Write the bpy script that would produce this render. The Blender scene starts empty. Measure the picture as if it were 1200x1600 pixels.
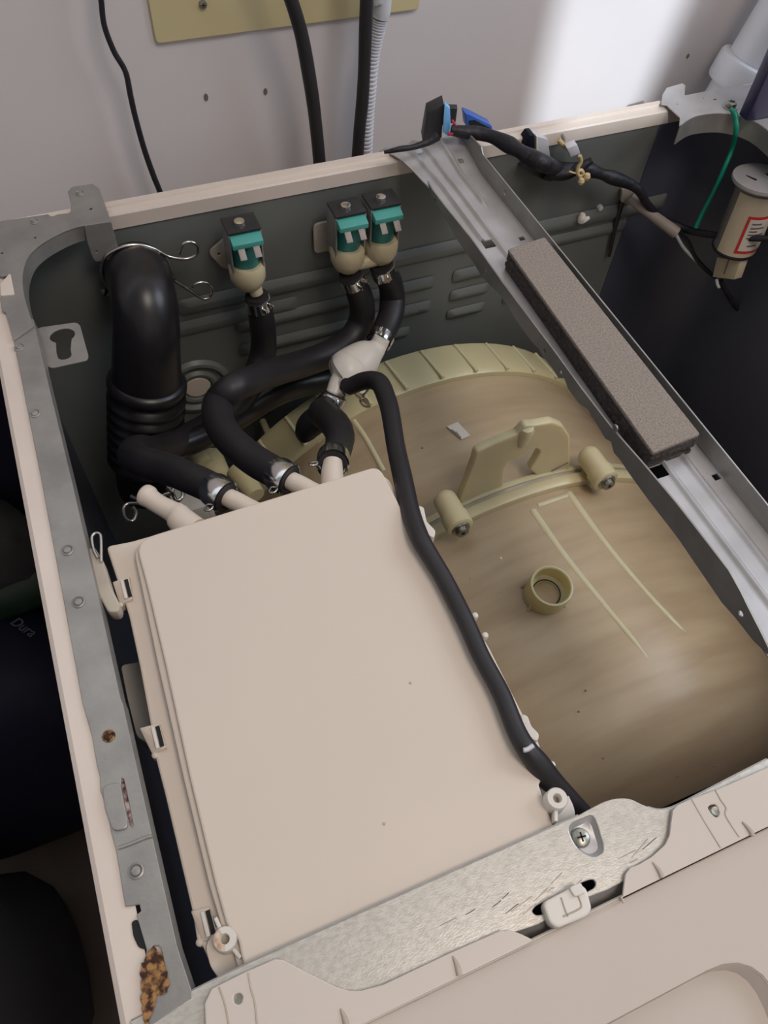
import bpy, bmesh, math, random
from mathutils import Vector, Matrix
random.seed(7)
S = bpy.context.scene
COL = S.collection
# ---------------------------------------------------------------- camera
cam_data = bpy.data.cameras.new('camera')
cam = bpy.data.objects.new('camera', cam_data); COL.objects.link(cam)
S.camera = cam
cam_data.sensor_fit = 'VERTICAL'; cam_data.sensor_height = 24.0
cam_data.lens = 24.0 * 1206.0 / 1600.0
cam_data.clip_start = 0.01
RT = Matrix(((0.92426731, -0.28708619, 0.25161769),
             (-0.37834352, -0.77669062, 0.50359494),
             (0.05085395, -0.56065426, -0.82648695)))   # columns: image right, image down, view direction
m = Matrix.Identity(4)
for i in range(3):
    m[i][0] = RT[i][0]; m[i][1] = -RT[i][1]; m[i][2] = -RT[i][2]
m.translation = Vector((0.06425964, -0.46719554, 1.15313774))
cam.matrix_world = m
# ---------------------------------------------------------------- light
w = bpy.data.worlds.new('world'); S.world = w; w.use_nodes = True
w.node_tree.nodes['Background'].inputs[0].default_value = (0.92, 0.95, 1.0, 1)
w.node_tree.nodes['Background'].inputs[1].default_value = 0.26
def area(name, loc, target, size, power, color, sy=None):
    d = bpy.data.lights.new(name, 'AREA'); d.energy = power; d.color = color
    d.shape = 'RECTANGLE'; d.size = size; d.size_y = sy or size
    o = bpy.data.objects.new(name, d); COL.objects.link(o); o.location = loc
    o.rotation_euler = (Vector(target) - Vector(loc)).to_track_quat('-Z', 'Y').to_euler()
    return o
area('ceiling_lamp', (0.52, -0.90, 2.35), (0.25, -0.2, 0.8), 0.55, 10.2, (1.0, 0.865, 0.75))
area('window_light', (1.15, -0.42, 1.50), (0.42, 0.0, 0.80), 0.5, 4.6, (0.78, 0.87, 1.0))
sd = bpy.data.lights.new('sun', 'SUN'); sd.energy = 3.9; sd.angle = math.radians(0.9); sd.color = (0.84, 0.93, 1.0)
sun = bpy.data.objects.new('sun', sd); COL.objects.link(sun)
SUN = Vector((-0.30, -0.80, 0.62)).normalized()          # towards the sun
sun.rotation_euler = SUN.to_track_quat('Z', 'Y').to_euler()
S.view_settings.view_transform = 'Standard'; S.view_settings.look = 'None'
S.view_settings.exposure = 0.0; S.view_settings.gamma = 1.0; S.view_settings.use_curve_mapping = False

# ---------------------------------------------------------------- materials
def mat(name, col, rough=0.5, metal=0.0, var=0.0, scale=30.0, bump=0.0, bscale=200.0, col2=None,
        stretch=None, sss=0.0, spec=0.5, coat=0.0, c0=0.35, c1=0.65, detail=4):
    M = bpy.data.materials.new(name); M.use_nodes = True
    nt = M.node_tree; N = nt.nodes; L = nt.links
    b = N['Principled BSDF']
    b.inputs['Base Color'].default_value = (*col, 1); b.inputs['Roughness'].default_value = rough
    b.inputs['Metallic'].default_value = metal; b.inputs['Specular IOR Level'].default_value = spec
    b.inputs['Coat Weight'].default_value = coat
    if sss:
        b.inputs['Subsurface Weight'].default_value = sss
        b.inputs['Subsurface Radius'].default_value = (0.012, 0.009, 0.005)
        b.inputs['Subsurface Scale'].default_value = 1.0
    tc = N.new('ShaderNodeTexCoord'); mp = N.new('ShaderNodeMapping')
    L.new(tc.outputs['Object'], mp.inputs[0])
    if stretch: mp.inputs['Scale'].default_value = stretch
    if var or col2:
        n = N.new('ShaderNodeTexNoise'); n.inputs['Scale'].default_value = scale; n.inputs['Detail'].default_value = detail
        L.new(mp.outputs[0], n.inputs[0])
        r = N.new('ShaderNodeValToRGB'); L.new(n.outputs[0], r.inputs[0])
        if col2 is None: col2 = tuple(c * (1 - var) for c in col)
        r.color_ramp.elements[0].position = c0; r.color_ramp.elements[1].position = c1
        r.color_ramp.elements[0].color = (*col2, 1); r.color_ramp.elements[1].color = (*col, 1)
        L.new(r.outputs[0], b.inputs['Base Color'])
    if bump:
        n2 = N.new('ShaderNodeTexNoise'); n2.inputs['Scale'].default_value = bscale; L.new(mp.outputs[0], n2.inputs[0])
        bp = N.new('ShaderNodeBump'); bp.inputs['Strength'].default_value = bump; bp.inputs['Distance'].default_value = 0.001
        L.new(n2.outputs[0], bp.inputs['Height']); L.new(bp.outputs[0], b.inputs['Normal'])
    return M
M = {}
M['lid'] = mat('cream_plastic', (0.66, 0.575, 0.49), 0.42, var=0.05, scale=6)
M['panel'] = mat('white_panel_plastic', (0.62, 0.55, 0.485), 0.3, var=0.04, scale=8)
M['enamel'] = mat('white_enamel', (0.72, 0.63, 0.56), 0.28, var=0.06, scale=25)
M['galv'] = mat('galvanised_steel', (0.36, 0.35, 0.325), 0.42, 0.5, col2=(0.27, 0.262, 0.25), scale=55, bump=0.12, bscale=500, c0=0.3, c1=0.7)
M['galv_bright'] = mat('scratched_galvanised_steel', (0.60, 0.575, 0.525), 0.34, 0.45, col2=(0.50, 0.475, 0.425), scale=380, bump=0.06, bscale=900, c0=0.34, c1=0.6, stretch=(1, 2, 1))
M['galv_bar'] = mat('light_galvanised_steel', (0.52, 0.51, 0.52), 0.38, 0.4, col2=(0.42, 0.41, 0.41), scale=40, bump=0.05, bscale=500)
M['inner'] = mat('grey_inner_paint', (0.175, 0.188, 0.18), 0.42, 0.15, var=0.12, scale=12)
M['inner_shaded'] = mat('shaded_inner_paint', (0.075, 0.082, 0.115), 0.35, 0.25, var=0.1, scale=12)  # same grey inner paint; dim cool light is put into its colour
M['rubber'] = mat('black_rubber', (0.020, 0.017, 0.020), 0.5, var=0.2, scale=60, bump=0.05, bscale=600)
M['rubber_gloss'] = mat('smooth_black_rubber', (0.012, 0.0105, 0.012), 0.34, var=0.2, scale=30)
M['chrome'] = mat('bright_steel', (0.75, 0.74, 0.73), 0.16, 1.0)
M['wire'] = mat('spring_steel', (0.55, 0.53, 0.50), 0.25, 1.0)
M['screw'] = mat('zinc_screw', (0.36, 0.36, 0.31), 0.33, 0.9, var=0.3, scale=300)
M['dark'] = mat('black_void', (0.008, 0.008, 0.009), 0.8)
M['tub'] = mat('amber_tub_plastic', (0.53, 0.42, 0.272), 0.36, col2=(0.425, 0.315, 0.195), scale=20, sss=0.25, bump=0.03, bscale=90, stretch=(0.5, 3.5, 1), c0=0.3, c1=0.7, detail=8)
M['tub_pale'] = mat('pale_tub_plastic', (0.62, 0.555, 0.33), 0.34, var=0.12, scale=12, sss=0.35)
M['tub_rib'] = mat('cream_tub_plastic', (0.68, 0.60, 0.38), 0.34, var=0.08, scale=12, sss=0.4)
M['gasket'] = mat('grey_gasket', (0.30, 0.27, 0.22), 0.5, col2=(0.5, 0.45, 0.36), scale=40)
M['nylon'] = mat('cream_nylon', (0.50, 0.43, 0.28), 0.4, sss=0.15)
M['white'] = mat('white_plastic', (0.70, 0.66, 0.60), 0.36, sss=0.1)
M['teal'] = mat('teal_coil_plastic', (0.028, 0.20, 0.175), 0.38, var=0.15, scale=80)
M['teal_light'] = mat('light_teal_plastic', (0.065, 0.33, 0.29), 0.35)
M['iron'] = mat('dark_coil_iron', (0.035, 0.035, 0.038), 0.45, 0.4)
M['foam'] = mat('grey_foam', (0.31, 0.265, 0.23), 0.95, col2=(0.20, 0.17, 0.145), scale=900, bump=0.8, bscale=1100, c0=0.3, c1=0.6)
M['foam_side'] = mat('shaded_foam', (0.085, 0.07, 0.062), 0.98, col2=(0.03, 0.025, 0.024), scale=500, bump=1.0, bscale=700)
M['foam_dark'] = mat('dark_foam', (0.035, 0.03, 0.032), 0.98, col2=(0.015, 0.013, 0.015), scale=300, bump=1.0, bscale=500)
M['wall'] = mat('painted_plaster', (0.68, 0.645, 0.65), 0.6, var=0.06, scale=7, bump=0.06, bscale=60)
M['card'] = mat('yellowed_board', (0.62, 0.54, 0.31), 0.4, var=0.07, scale=10)
M['floor'] = mat('dark_wood_floor', (0.075, 0.052, 0.037), 0.5, var=0.4, scale=8, stretch=(1, 0.1, 1))
M['blue'] = mat('blue_connector_plastic', (0.03, 0.12, 0.50), 0.35)
M['sky'] = mat('light_blue_plastic', (0.20, 0.50, 0.85), 0.3)
M['tape'] = mat('black_cloth_tape', (0.012, 0.011, 0.017), 0.55, var=0.3, scale=90, bump=1.0, bscale=180)
M['green'] = mat('green_wire_sheath', (0.0, 0.22, 0.15), 0.35)
M['greyplastic'] = mat('grey_connector_plastic', (0.55, 0.56, 0.60), 0.3)
M['corr'] = mat('grey_corrugated_plastic', (0.60, 0.61, 0.66), 0.45)
M['pipe'] = mat('bright_white_pvc', (0.80, 0.81, 0.84), 0.35)
M['navy'] = mat('navy_plastic', (0.035, 0.025, 0.075), 0.35)
M['red'] = mat('red_plastic', (0.42, 0.02, 0.06), 0.35)
M['rust'] = mat('rust', (0.36, 0.19, 0.07), 0.9, col2=(0.05, 0.018, 0.010), scale=420, bump=1.0, bscale=700, c0=0.42, c1=0.58)
M['rust_red'] = mat('red_rust', (0.55, 0.46, 0.44), 0.9, col2=(0.11, 0.03, 0.025), scale=300, bump=1.0, bscale=500, c0=0.42, c1=0.6)
M['can'] = mat('capacitor_aluminium', (0.30, 0.28, 0.26), 0.3, 0.6)
M['canpaper'] = mat('cream_sleeve', (0.60, 0.52, 0.38), 0.4)
M['paper'] = mat('white_paper', (0.70, 0.64, 0.57), 0.6)
M['redink'] = mat('red_ink', (0.60, 0.03, 0.03), 0.5)
M['ink'] = mat('grey_ink', (0.16, 0.13, 0.14), 0.6)
M['yellowwire'] = mat('cream_wire', (0.60, 0.47, 0.25), 0.4)
M['conduit'] = mat('taupe_sleeve', (0.30, 0.26, 0.235), 0.5)
M['bagblue'] = mat('dark_blue_film', (0.004, 0.005, 0.014), 0.6, spec=0.2)
M['baggreen'] = mat('dark_green_film', (0.004, 0.018, 0.006), 0.5)
M['baggrey'] = mat('grey_fabric', (0.028, 0.028, 0.028), 0.9, var=0.3, scale=20)
M['bagtext'] = mat('pale_print', (0.055, 0.055, 0.075), 0.6)
M['clipold'] = mat('aged_plastic', (0.50, 0.44, 0.36), 0.5, var=0.2, scale=60)

# ---------------------------------------------------------------- object helpers
def wloc(o):
    v = Vector((0, 0, 0))
    while o is not None: v += o.location; o = o.parent
    return v
def link(name, me, material, parent=None, sharp=35):
    """me holds world coordinates; links it as ONE object"""
    if parent is not None: off = wloc(parent)
    else:
        xs = [v.co for v in me.vertices]
        off = Vector(((min(c.x for c in xs) + max(c.x for c in xs)) / 2, (min(c.y for c in xs) + max(c.y for c in xs)) / 2, min(c.z for c in xs)))
    me.transform(Matrix.Translation(-off))
    for p in me.polygons: p.use_smooth = True
    me.set_sharp_from_angle(angle=math.radians(sharp))
    me.materials.clear(); me.materials.append(M[material] if isinstance(material, str) else material)
    o = bpy.data.objects.new(name, me); COL.objects.link(o)
    if parent is not None: o.parent = parent
    else: o.location = off
    return o
def bm_mesh(bm, name='m'):
    bmesh.ops.recalc_face_normals(bm, faces=bm.faces)
    me = bpy.data.meshes.new(name); bm.to_mesh(me); bm.free(); return me
def thing(name, label, cat, loc, group=None):
    o = bpy.data.objects.new(name, None); COL.objects.link(o); o.location = loc; o.empty_display_size = 0.02
    o['label'] = label; o['category'] = cat
    if group: o['group'] = group
    return o
def tag(o, label, cat, group=None):
    o['label'] = label; o['category'] = cat
    if group: o['group'] = group
    return o
def struct(o): o['kind'] = 'structure'; return o
def rounded(pts, r, n=5):
    """round the corners of a closed polygon"""
    out = []; k = len(pts)
    rr = r if isinstance(r, (list, tuple)) else [r] * k
    for i in range(k):
        a = Vector(pts[i - 1]); b = Vector(pts[i]); c = Vector(pts[(i + 1) % k])
        ra = rr[i]
        if ra <= 0: out.append(tuple(b)); continue
        u = (a - b); v = (c - b); lu, lv = u.length, v.length
        d = min(ra, lu * 0.49, lv * 0.49)
        p = b + u.normalized() * d; q = b + v.normalized() * d
        for j in range(n + 1):
            t = j / n
            out.append(tuple(p * (1 - t) ** 2 + b * 2 * t * (1 - t) + q * t ** 2))
    return out
def smooth(pts, n=6, closed=False):
    """Catmull-Rom through points of any dimension"""
    P = [Vector(p) for p in pts]; k = len(P); out = []
    rng = range(k) if closed else range(k - 1)
    for i in rng:
        if closed: a, b, c, d = P[i - 1], P[i], P[(i + 1) % k], P[(i + 2) % k]
        else: a, b, c, d = P[max(i - 1, 0)], P[i], P[i + 1], P[min(i + 2, k - 1)]
        for j in range(n):
            t = j / n
            out.append(0.5 * ((2 * b) + (c - a) * t + (2 * a - 5 * b + 4 * c - d) * t * t + (3 * b - a - 3 * c + d) * t ** 3))
    if not closed: out.append(P[-1])
    return out
def oval(cx, cy, rx, ry=None, n=20, rot=0):
    ry = ry or rx
    return [(cx + rx * math.cos(a) * math.cos(rot) - ry * math.sin(a) * math.sin(rot), cy + rx * math.cos(a) * math.sin(rot) + ry * math.sin(a) * math.cos(rot)) for a in [2 * math.pi * i / n for i in range(n)]]
FR = {'Z': Matrix(((1, 0, 0), (0, 1, 0), (0, 0, 1))), 'X': Matrix(((0, 0, 1), (1, 0, 0), (0, 1, 0))), 'Y': Matrix(((1, 0, 0), (0, 0, -1), (0, 1, 0)))}
def to_world(me, plane, pos, frame=None):
    """local (u, v, w) -> world; plane Z: (x,y), X: (y,z), Y: (x,z) with w facing -y"""
    if frame is not None: me.transform(frame); return
    R3 = FR[plane].to_4x4()
    axis = {'Z': Vector((0, 0, pos)), 'X': Vector((pos, 0, 0)), 'Y': Vector((0, pos, 0))}[plane]
    me.transform(Matrix.Translation(axis) @ R3)
def plate_mesh(outline, t, holes=(), bevel=0.0004):
    cu = bpy.data.curves.new('c', 'CURVE'); cu.dimensions = '2D'; cu.fill_mode = 'BOTH'
    bevel = min(bevel, t * 0.45)
    cu.extrude = t / 2 - bevel; cu.bevel_depth = bevel; cu.bevel_resolution = 1
    for ring in [outline] + list(holes):
        s = cu.splines.new('POLY'); s.points.add(len(ring) - 1)
        for p, q in zip(s.points, ring): p.co = (q[0], q[1], 0, 1)
        s.use_cyclic_u = True
    o = bpy.data.objects.new('c', cu)
    me = o.to_mesh().copy(); o.to_mesh_clear()
    bpy.data.objects.remove(o); bpy.data.curves.remove(cu)
    return me
def plate(name, outline, pos, t, material, parent=None, holes=(), plane='Z', bevel=0.0004, r=0, frame=None):
    """sheet whose face towards the viewer (+Z, +X or -Y) lies at pos"""
    if r: outline = rounded(outline, r)
    me = plate_mesh(outline, t, holes, bevel)
    me.transform(Matrix.Translation((0, 0, -t / 2)))
    to_world(me, plane, pos, frame)
    return link(name, me, material, parent, 30)
def add_tube(bm, path, seg=14, cap=True):
    """path: list of vectors (x,y,z,r)"""
    P = [Vector(p[:3]) for p in path]; Rr = [p[3] for p in path]
    n = len(P); tang = []
    for i in range(n):
        d = P[min(i + 1, n - 1)] - P[max(i - 1, 0)]; tang.append(d.normalized() if d.length > 1e-9 else Vector((0, 0, 1)))
    up = Vector((0, 0, 1)) if abs(tang[0].z) < 0.9 else Vector((1, 0, 0))
    u = tang[0].cross(up).normalized(); rings = []
    for i in range(n):
        u = (u - tang[i] * u.dot(tang[i])).normalized(); v = tang[i].cross(u)
        rings.append([bm.verts.new(P[i] + (u * math.cos(a) + v * math.sin(a)) * Rr[i]) for a in [2 * math.pi * k / seg for k in range(seg)]])
    for a, b in zip(rings, rings[1:]):
        for k in range(seg): bm.faces.new((a[k], a[(k + 1) % seg], b[(k + 1) % seg], b[k]))
    if cap: bm.faces.new(rings[0][::-1]); bm.faces.new(rings[-1])
def tube(name, path, material, parent=None, n=7, seg=16, sm=True, r=None):
    path = [tuple(p) if len(p) == 4 else (*p, r) for p in path]
    pts = smooth(path, n) if sm else [Vector(p) for p in path]
    bm = bmesh.new(); add_tube(bm, pts, seg)
    return link(name, bm_mesh(bm), material, parent, 50), pts
def ring_mesh(profile, c, axis, seg=28):
    """lathe of closed/open (r, h) profile round axis at c"""
    bm = bmesh.new(); ax = Vector(axis).normalized(); c = Vector(c)
    up = Vector((0, 0, 1)) if abs(ax.z) < 0.9 else Vector((1, 0, 0))
    u = ax.cross(up).normalized(); v = ax.cross(u); rings = []
    for r, h in profile:
        if r < 1e-6: rings.append([bm.verts.new(c + ax * h)])
        else: rings.append([bm.verts.new(c + ax * h + (u * math.cos(a) + v * math.sin(a)) * r) for a in [2 * math.pi * k / seg for k in range(seg)]])
    for a, b in zip(rings, rings[1:]):
        for k in range(seg):
            f = [a[k % len(a)], a[(k + 1) % len(a)], b[(k + 1) % len(b)], b[k % len(b)]]
            g = []
            for q in f:
                if q not in g: g.append(q)
            if len(g) > 2:
                try: bm.faces.new(g)
                except ValueError: pass
    return bm_mesh(bm)
def lathe(name, profile, c, axis, material, parent=None, seg=28, sharp=35):
    return link(name, ring_mesh(profile, c, axis, seg), material, parent, sharp)
def box_bm(bm, c, size, ax=None, bevel=0.0):
    """box centred at c, size along axes matrix ax"""
    b2 = bmesh.new(); bmesh.ops.create_cube(b2, size=1)
    bmesh.ops.scale(b2, vec=size, verts=b2.verts)
    if bevel: bmesh.ops.bevel(b2, geom=b2.edges[:], offset=bevel, segments=2, affect='EDGES', profile=0.5)
    Mx = Matrix.Translation(Vector(c)) @ (ax.to_4x4() if ax is not None else Matrix.Identity(4))
    bmesh.ops.transform(b2, matrix=Mx, verts=b2.verts)
    me = bpy.data.meshes.new('t'); b2.to_mesh(me); b2.free(); bm.from_mesh(me); bpy.data.meshes.remove(me)
def box(name, c, size, material, parent=None, ax=None, bevel=0.0005):
    bm = bmesh.new(); box_bm(bm, c, size, ax, bevel); return link(name, bm_mesh(bm), material, parent, 40)
def frame_axes(xd, zd):
    """3x3 with columns x, y, z from an x direction and a rough z direction"""
    x = Vector(xd).normalized(); z = Vector(zd); z = (z - x * z.dot(x)).normalized(); y = z.cross(x)
    return Matrix((x, y, z)).transposed()
def hull(name, pts, material, parent=None, bevel=0.0006):
    bm = bmesh.new()
    for p in pts: bm.verts.new(p)
    bmesh.ops.convex_hull(bm, input=bm.verts[:])
    if bevel:
        bmesh.ops.dissolve_limit(bm, angle_limit=0.05, verts=bm.verts[:], edges=bm.edges[:])
        bmesh.ops.bevel(bm, geom=bm.edges[:], offset=bevel, segments=2, affect='EDGES', profile=0.5)
    return link(name, bm_mesh(bm), material, parent, 40)
def screw_head(name, c, axis, r, parent, material='screw', cross=True):
    o = lathe(name, [(0, -0.001), (r, -0.001), (r, r * 0.12), (r * 0.85, r * 0.36), (r * 0.5, r * 0.5), (0, r * 0.54)], c, axis, material, parent, 24)
    if cross:
        bm = bmesh.new(); ax = frame_axes(Vector(axis).orthogonal(), axis)
        for q in (0, 1):
            a2 = ax @ Matrix.Rotation(math.radians(35 + 90 * q), 3, 'Z')
            box_bm(bm, Vector(c) + Vector(axis).normalized() * r * 0.50, (r * 0.95, r * 0.17, r * 0.14), a2)
        link('cross_slot', bm_mesh(bm), 'dark', o, 40)
    return o
def rivet(c, parent, r=0.0022, axis=(0, 0, 1), material='galv'):
    return lathe('rivet', [(r * 1.35, -0.0003), (r * 1.3, 0.0004), (r, 0.0007), (r * 0.85, 0.0002), (r * 0.7, 0.0008), (0, 0.0012)], c, axis, material, parent, 18)
def dish(name, outer, inner, z0, z1, material, parent=None, frame=None, plane='Z', pos=0.0, cap=True):
    """funnel strip from outline outer (w=z0) to inner (w=z1), closed by a floor"""
    bm = bmesh.new()
    a = [bm.verts.new((p[0], p[1], z0)) for p in outer]; b = [bm.verts.new((p[0], p[1], z1)) for p in inner]
    k = len(a)
    for i in range(k): bm.faces.new((a[i], a[(i + 1) % k], b[(i + 1) % k], b[i]))
    if cap: bm.faces.new(b)
    me = bm_mesh(bm); to_world(me, plane, pos, frame)
    return link(name, me, material, parent, 50)
def scaled(pts, s, c=None):
    c = c or (sum(p[0] for p in pts) / len(pts), sum(p[1] for p in pts) / len(pts))
    return [(c[0] + (p[0] - c[0]) * s, c[1] + (p[1] - c[1]) * s) for p in pts]

# ================================================================ room
WY = 0.075
def wallbox(name, x0, x1, y0, y1, z0, z1, material):
    return struct(box(name, ((x0 + x1) / 2, (y0 + y1) / 2, (z0 + z1) / 2), (x1 - x0, y1 - y0, z1 - z0), material, None, None, 0))
wr = wallbox('wall_rear', -1.6, 1.3, WY, WY + 0.1, 0, 2.5, 'wall')
wallbox('floor', -1.6, 1.3, -2.4, WY, -0.06, 0, 'floor')
flo = [o for o in COL.objects if o.name == 'floor'][0]
pm = plate_mesh([(-0.0585, -0.5), (0.0585, -0.5), (0.0585, 0.5), (-0.0585, 0.5)], 0.006, bevel=0.001)
for p in pm.polygons: p.use_smooth = False
pm.materials.append(M['floor'])
for i in range(13):
    for j in range(-1, 3):
        o = bpy.data.objects.new('plank', pm); COL.objects.link(o); o.parent = flo
        o.location = Vector((-1.5 + 0.12 * i, -0.45 - 1.004 * j + (0.5 if i % 2 else 0.14), 0.0025)) - flo.location
        o.scale = (1, 0.999, 1)
        if o.location.y + flo.location.y > WY - 0.52: bpy.data.objects.remove(o)
# unseen front wall added to mask the sun; two gaps shape its wall patch
FY = -1.55
def hit(x, z):
    k = (FY - WY) / SUN.y; return (x + SUN.x * k, z + SUN.z * k)
sun_gap1 = [hit(0.437, 0.775), hit(0.556, 0.775), hit(0.590, 1.02), hit(0.437, 1.02)]
sun_gap2 = [hit(0.605, 0.775), hit(0.78, 0.775), hit(0.78, 1.02), hit(0.605, 1.02)]
me_ = plate_mesh([(-1.6, 0), (1.3, 0), (1.3, 2.5), (-1.6, 2.5)], 0.02, [sun_gap1, sun_gap2]); to_world(me_, 'Y', FY); struct(link('sun_mask_wall', me_, 'wall'))
for pn in (sun_gap1, sun_gap2):
    struct(tube('sun_gap_frame_1' if pn is sun_gap1 else 'sun_gap_frame_2', [(u, FY, v, 0.006) for u, v in pn + pn[:1]], 'enamel', None, 1, 6, False)[0])
# scuffs on the wall plaster, as thin marks of dirt
for q, rr in (([(0.1679,0.0745,0.8646)][0], 0.0013), ([(0.2107,0.0745,0.8622)][0], 0.0012), ([(0.5873,0.0745,0.8364)][0], 0.001)):
    me = plate_mesh(oval(0, 0, rr, rr * 1.8), 0.0004); to_world(me, 'Y', 0); me.transform(Matrix.Translation(q)); link('scuff_mark', me, 'ink', wr)

# ================================================================ washing machine cabinet
cab = thing('washing_machine_cabinet', 'white and grey steel cabinet of the opened washing machine, lid removed', 'washing machine', (0.3, -0.23, 0))
YF = -0.468
left_prof = [(0.0, 0.02), (0.0, 0.846), (0.0006, 0.8485), (0.0025, 0.85), (0.0125, 0.85), (0.0125, 0.8492), (0.0022, 0.8488), (0.0016, 0.846), (0.0016, 0.02)]
def prism_y(name, prof, y0, y1, material, parent): return plate(name, prof, y0, y1 - y0, material, parent, plane='Y', bevel=0.00005)
def plate_y(name, prof, y0, y1, material, parent):
    me = plate_mesh(prof, abs(y1 - y0), bevel=0.00005); me.transform(Matrix.Translation((0, 0, -abs(y1 - y0) / 2))); to_world(me, 'Y', min(y0, y1)); return link(name, me, material, parent, 30)
plate_y('side_panel', left_prof, YF, -0.001, 'enamel', cab)
plate_y('side_panel', [(0.595 - x, z) for x, z in left_prof[::-1]], YF, -0.001, 'enamel', cab)
box('side_panel_lining', (0.0028, -0.235, 0.43), (0.002, 0.455, 0.82), 'inner_shaded', cab, None, 0)
# rear inner sheet with pressed louvres
rp = plate('rear_panel', [(0.003, 0.03), (0.55, 0.03), (0.55, 0.845), (0.003, 0.845)], -0.0125, 0.001, 'inner', cab, plane='Y',
           holes=[oval(*[(0.1113,0.6826)][0], 0.0115)])
# the rim: outer bead, step and inner fall
rim = [(0.0, 0.78), (0.0, 0.847), (-0.0015, 0.8498), (-0.0058, 0.85), (-0.0064, 0.8484), (-0.0128, 0.8484), (-0.0136, 0.8474), (-0.0136, 0.838), (-0.0129, 0.838), (-0.0122, 0.8472), (-0.0012, 0.847), (-0.001, 0.78)]
plate('rear_rim', rim, 0.585, 0.575, 'enamel', cab, plane='X', bevel=0.00005)
box('rear_outer_panel', (0.2975, -0.0006, 0.40), (0.594, 0.001, 0.78), 'enamel', cab, None, 0)
# pressed horizontal beads and louvres on the rear sheet
def bead(pts, h=0.004, name='pressed_bead'):
    o = rounded(pts, 0.004); i = scaled(o, 0.9); c = (sum(p[0] for p in o) / len(o), sum(p[1] for p in o) / len(o))
    # inset by an absolute amount in v so that long beads keep their slope
    vs = [p[1] for p in o]; hh = (max(vs) - min(vs)) / 2; us = [p[0] for p in o]; ww = (max(us) - min(us)) / 2
    i = [(c[0] + (p[0] - c[0]) * (1 - min(0.6, 0.006 / ww)), c[1] + (p[1] - c[1]) * (1 - min(0.75, 0.0048 / hh))) for p in o]
    return dish(name, o, i, 0.0, h * 0.6, 'inner', rp, plane='Y', pos=-0.0134)
def rectY(x0, x1, z0, z1): return [(x0, z0), (x1, z0), (x1, z1), (x0, z1)]
bead(rectY(0.110, 0.535, 0.757, 0.772), 0.005)
for (a, b, z0, z1) in ((0.150, 0.318, 0.728, 0.741), (0.150, 0.310, 0.703, 0.716), (0.19, 0.300, 0.680, 0.692), (0.335, 0.372, 0.728, 0.741), (0.335, 0.372, 0.708, 0.720), (0.300, 0.318, 0.703, 0.716), (0.335, 0.372, 0.688, 0.699)):
    bead(rectY(a, b, z0, z1), 0.005, 'louvre')
bead(rectY(0.09, 0.20, 0.738, 0.752), 0.004)
bead(rectY(0.09, 0.175, 0.630, 0.642), 0.004)
bead(rectY(0.39, 0.45, 0.69, 0.70), 0.004)
bead(rectY(0.395, 0.50, 0.742, 0.754), 0.004)
hc = [(0.1113,-0.0125,0.6826)][0]
lathe('pressed_ring', [(0.0115, 0), (0.0125, 0.003), (0.015, 0.0035), (0.0175, 0.001), (0.0205, 0.001), (0.0235, 0.004), (0.026, 0.0035), (0.028, 0.0)], hc, (0, -1, 0), 'inner', rp, 36)
lathe('hole_plug', [(0, 0.0026), (0.0098, 0.0022), (0.0112, 0.0006), (0.0112, 0)], hc, (0, -1, 0), 'panel', rp, 32)
# right lining: flat sheet turning the rear corner
arc = [(0.585, YF + 0.004), (0.585, -0.074)] + [(0.530 + 0.055 * math.cos(a), -0.068 + 0.055 * math.sin(a)) for a in [math.radians(d) for d in range(0, 91, 6)]] + [(0.50, -0.0131)]
arc2 = [(x + 0.001 * (1 if x > 0.55 else 0), y + 0.0012) for x, y in arc]
me_ = plate_mesh(arc + arc2[::-1], 0.81, bevel=0.00002); me_.transform(Matrix.Translation((0, 0, 0.436))); link('corner_lining', me_, 'inner_shaded', cab, 40)
box('front_panel', (0.2975, YF + 0.001, 0.42), (0.59, 0.002, 0.82), 'enamel', cab, None, 0)
box('base_tray', (0.2975, -0.235, 0.03), (0.585, 0.45, 0.02), 'inner', cab, None, 0)

# left rail (galvanised) with its fold down
rail_out = [(0.0108,-0.0768),(0.0113,-0.1095),(0.0109,-0.2078),(0.0102,-0.2583),(0.0092,-0.3263),(0.0102,-0.3411),(0.0099,-0.3528),(0.0101,-0.3581),(0.0093,-0.3627),(0.0102,-0.3698),(0.0101,-0.3788),(0.0105,-0.386),(0.0098,-0.4046)]
rail_low = [(0.0098,-0.4046),(0.0144,-0.4058),(0.0145,-0.4084),(0.0129,-0.4095),(0.0122,-0.4109),(0.0143,-0.419),(0.0142,-0.4241),(0.0139,-0.4207),(0.0148,-0.4302),(0.0124,-0.4351),(0.0103,-0.4371),(0.01,-0.4417)]
rail_in = [(0.023,-0.0976),(0.023,-0.1485),(0.0235,-0.2144),(0.0234,-0.2769),(0.0229,-0.3297),(0.0233,-0.3324),(0.0229,-0.3847),(0.0228,-0.4235),(0.0241,-0.4375)]
bot = [(0.0239,-0.4398),(0.0183,-0.4413),(0.0093,-0.4415)]
slot = [(0.0171,-0.3605),(0.0182,-0.3617),(0.0182,-0.3712),(0.018,-0.3796),(0.0169,-0.3806),(0.0161,-0.3788),(0.0162,-0.3692),(0.0163,-0.363)]
slot2 = [(0.0155,-0.4197),(0.0176,-0.4206),(0.0182,-0.422),(0.018,-0.4335),(0.0171,-0.4345),(0.0153,-0.4334),(0.0142,-0.43),(0.0141,-0.422)]
rail_outline = rail_out + [(0.0144,-0.4058),(0.0145,-0.4084),(0.0128,-0.409),(0.0133,-0.4159),(0.0137,-0.4206),(0.0125,-0.4233),(0.0109,-0.4306),(0.0101,-0.437),(0.0096,-0.4418)] + bot[:1] + rail_in[::-1]
rail = plate('side_rail', rail_outline, 0.8512, 0.0012, 'galv', cab, holes=[slot, slot2], bevel=0.0003)
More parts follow.
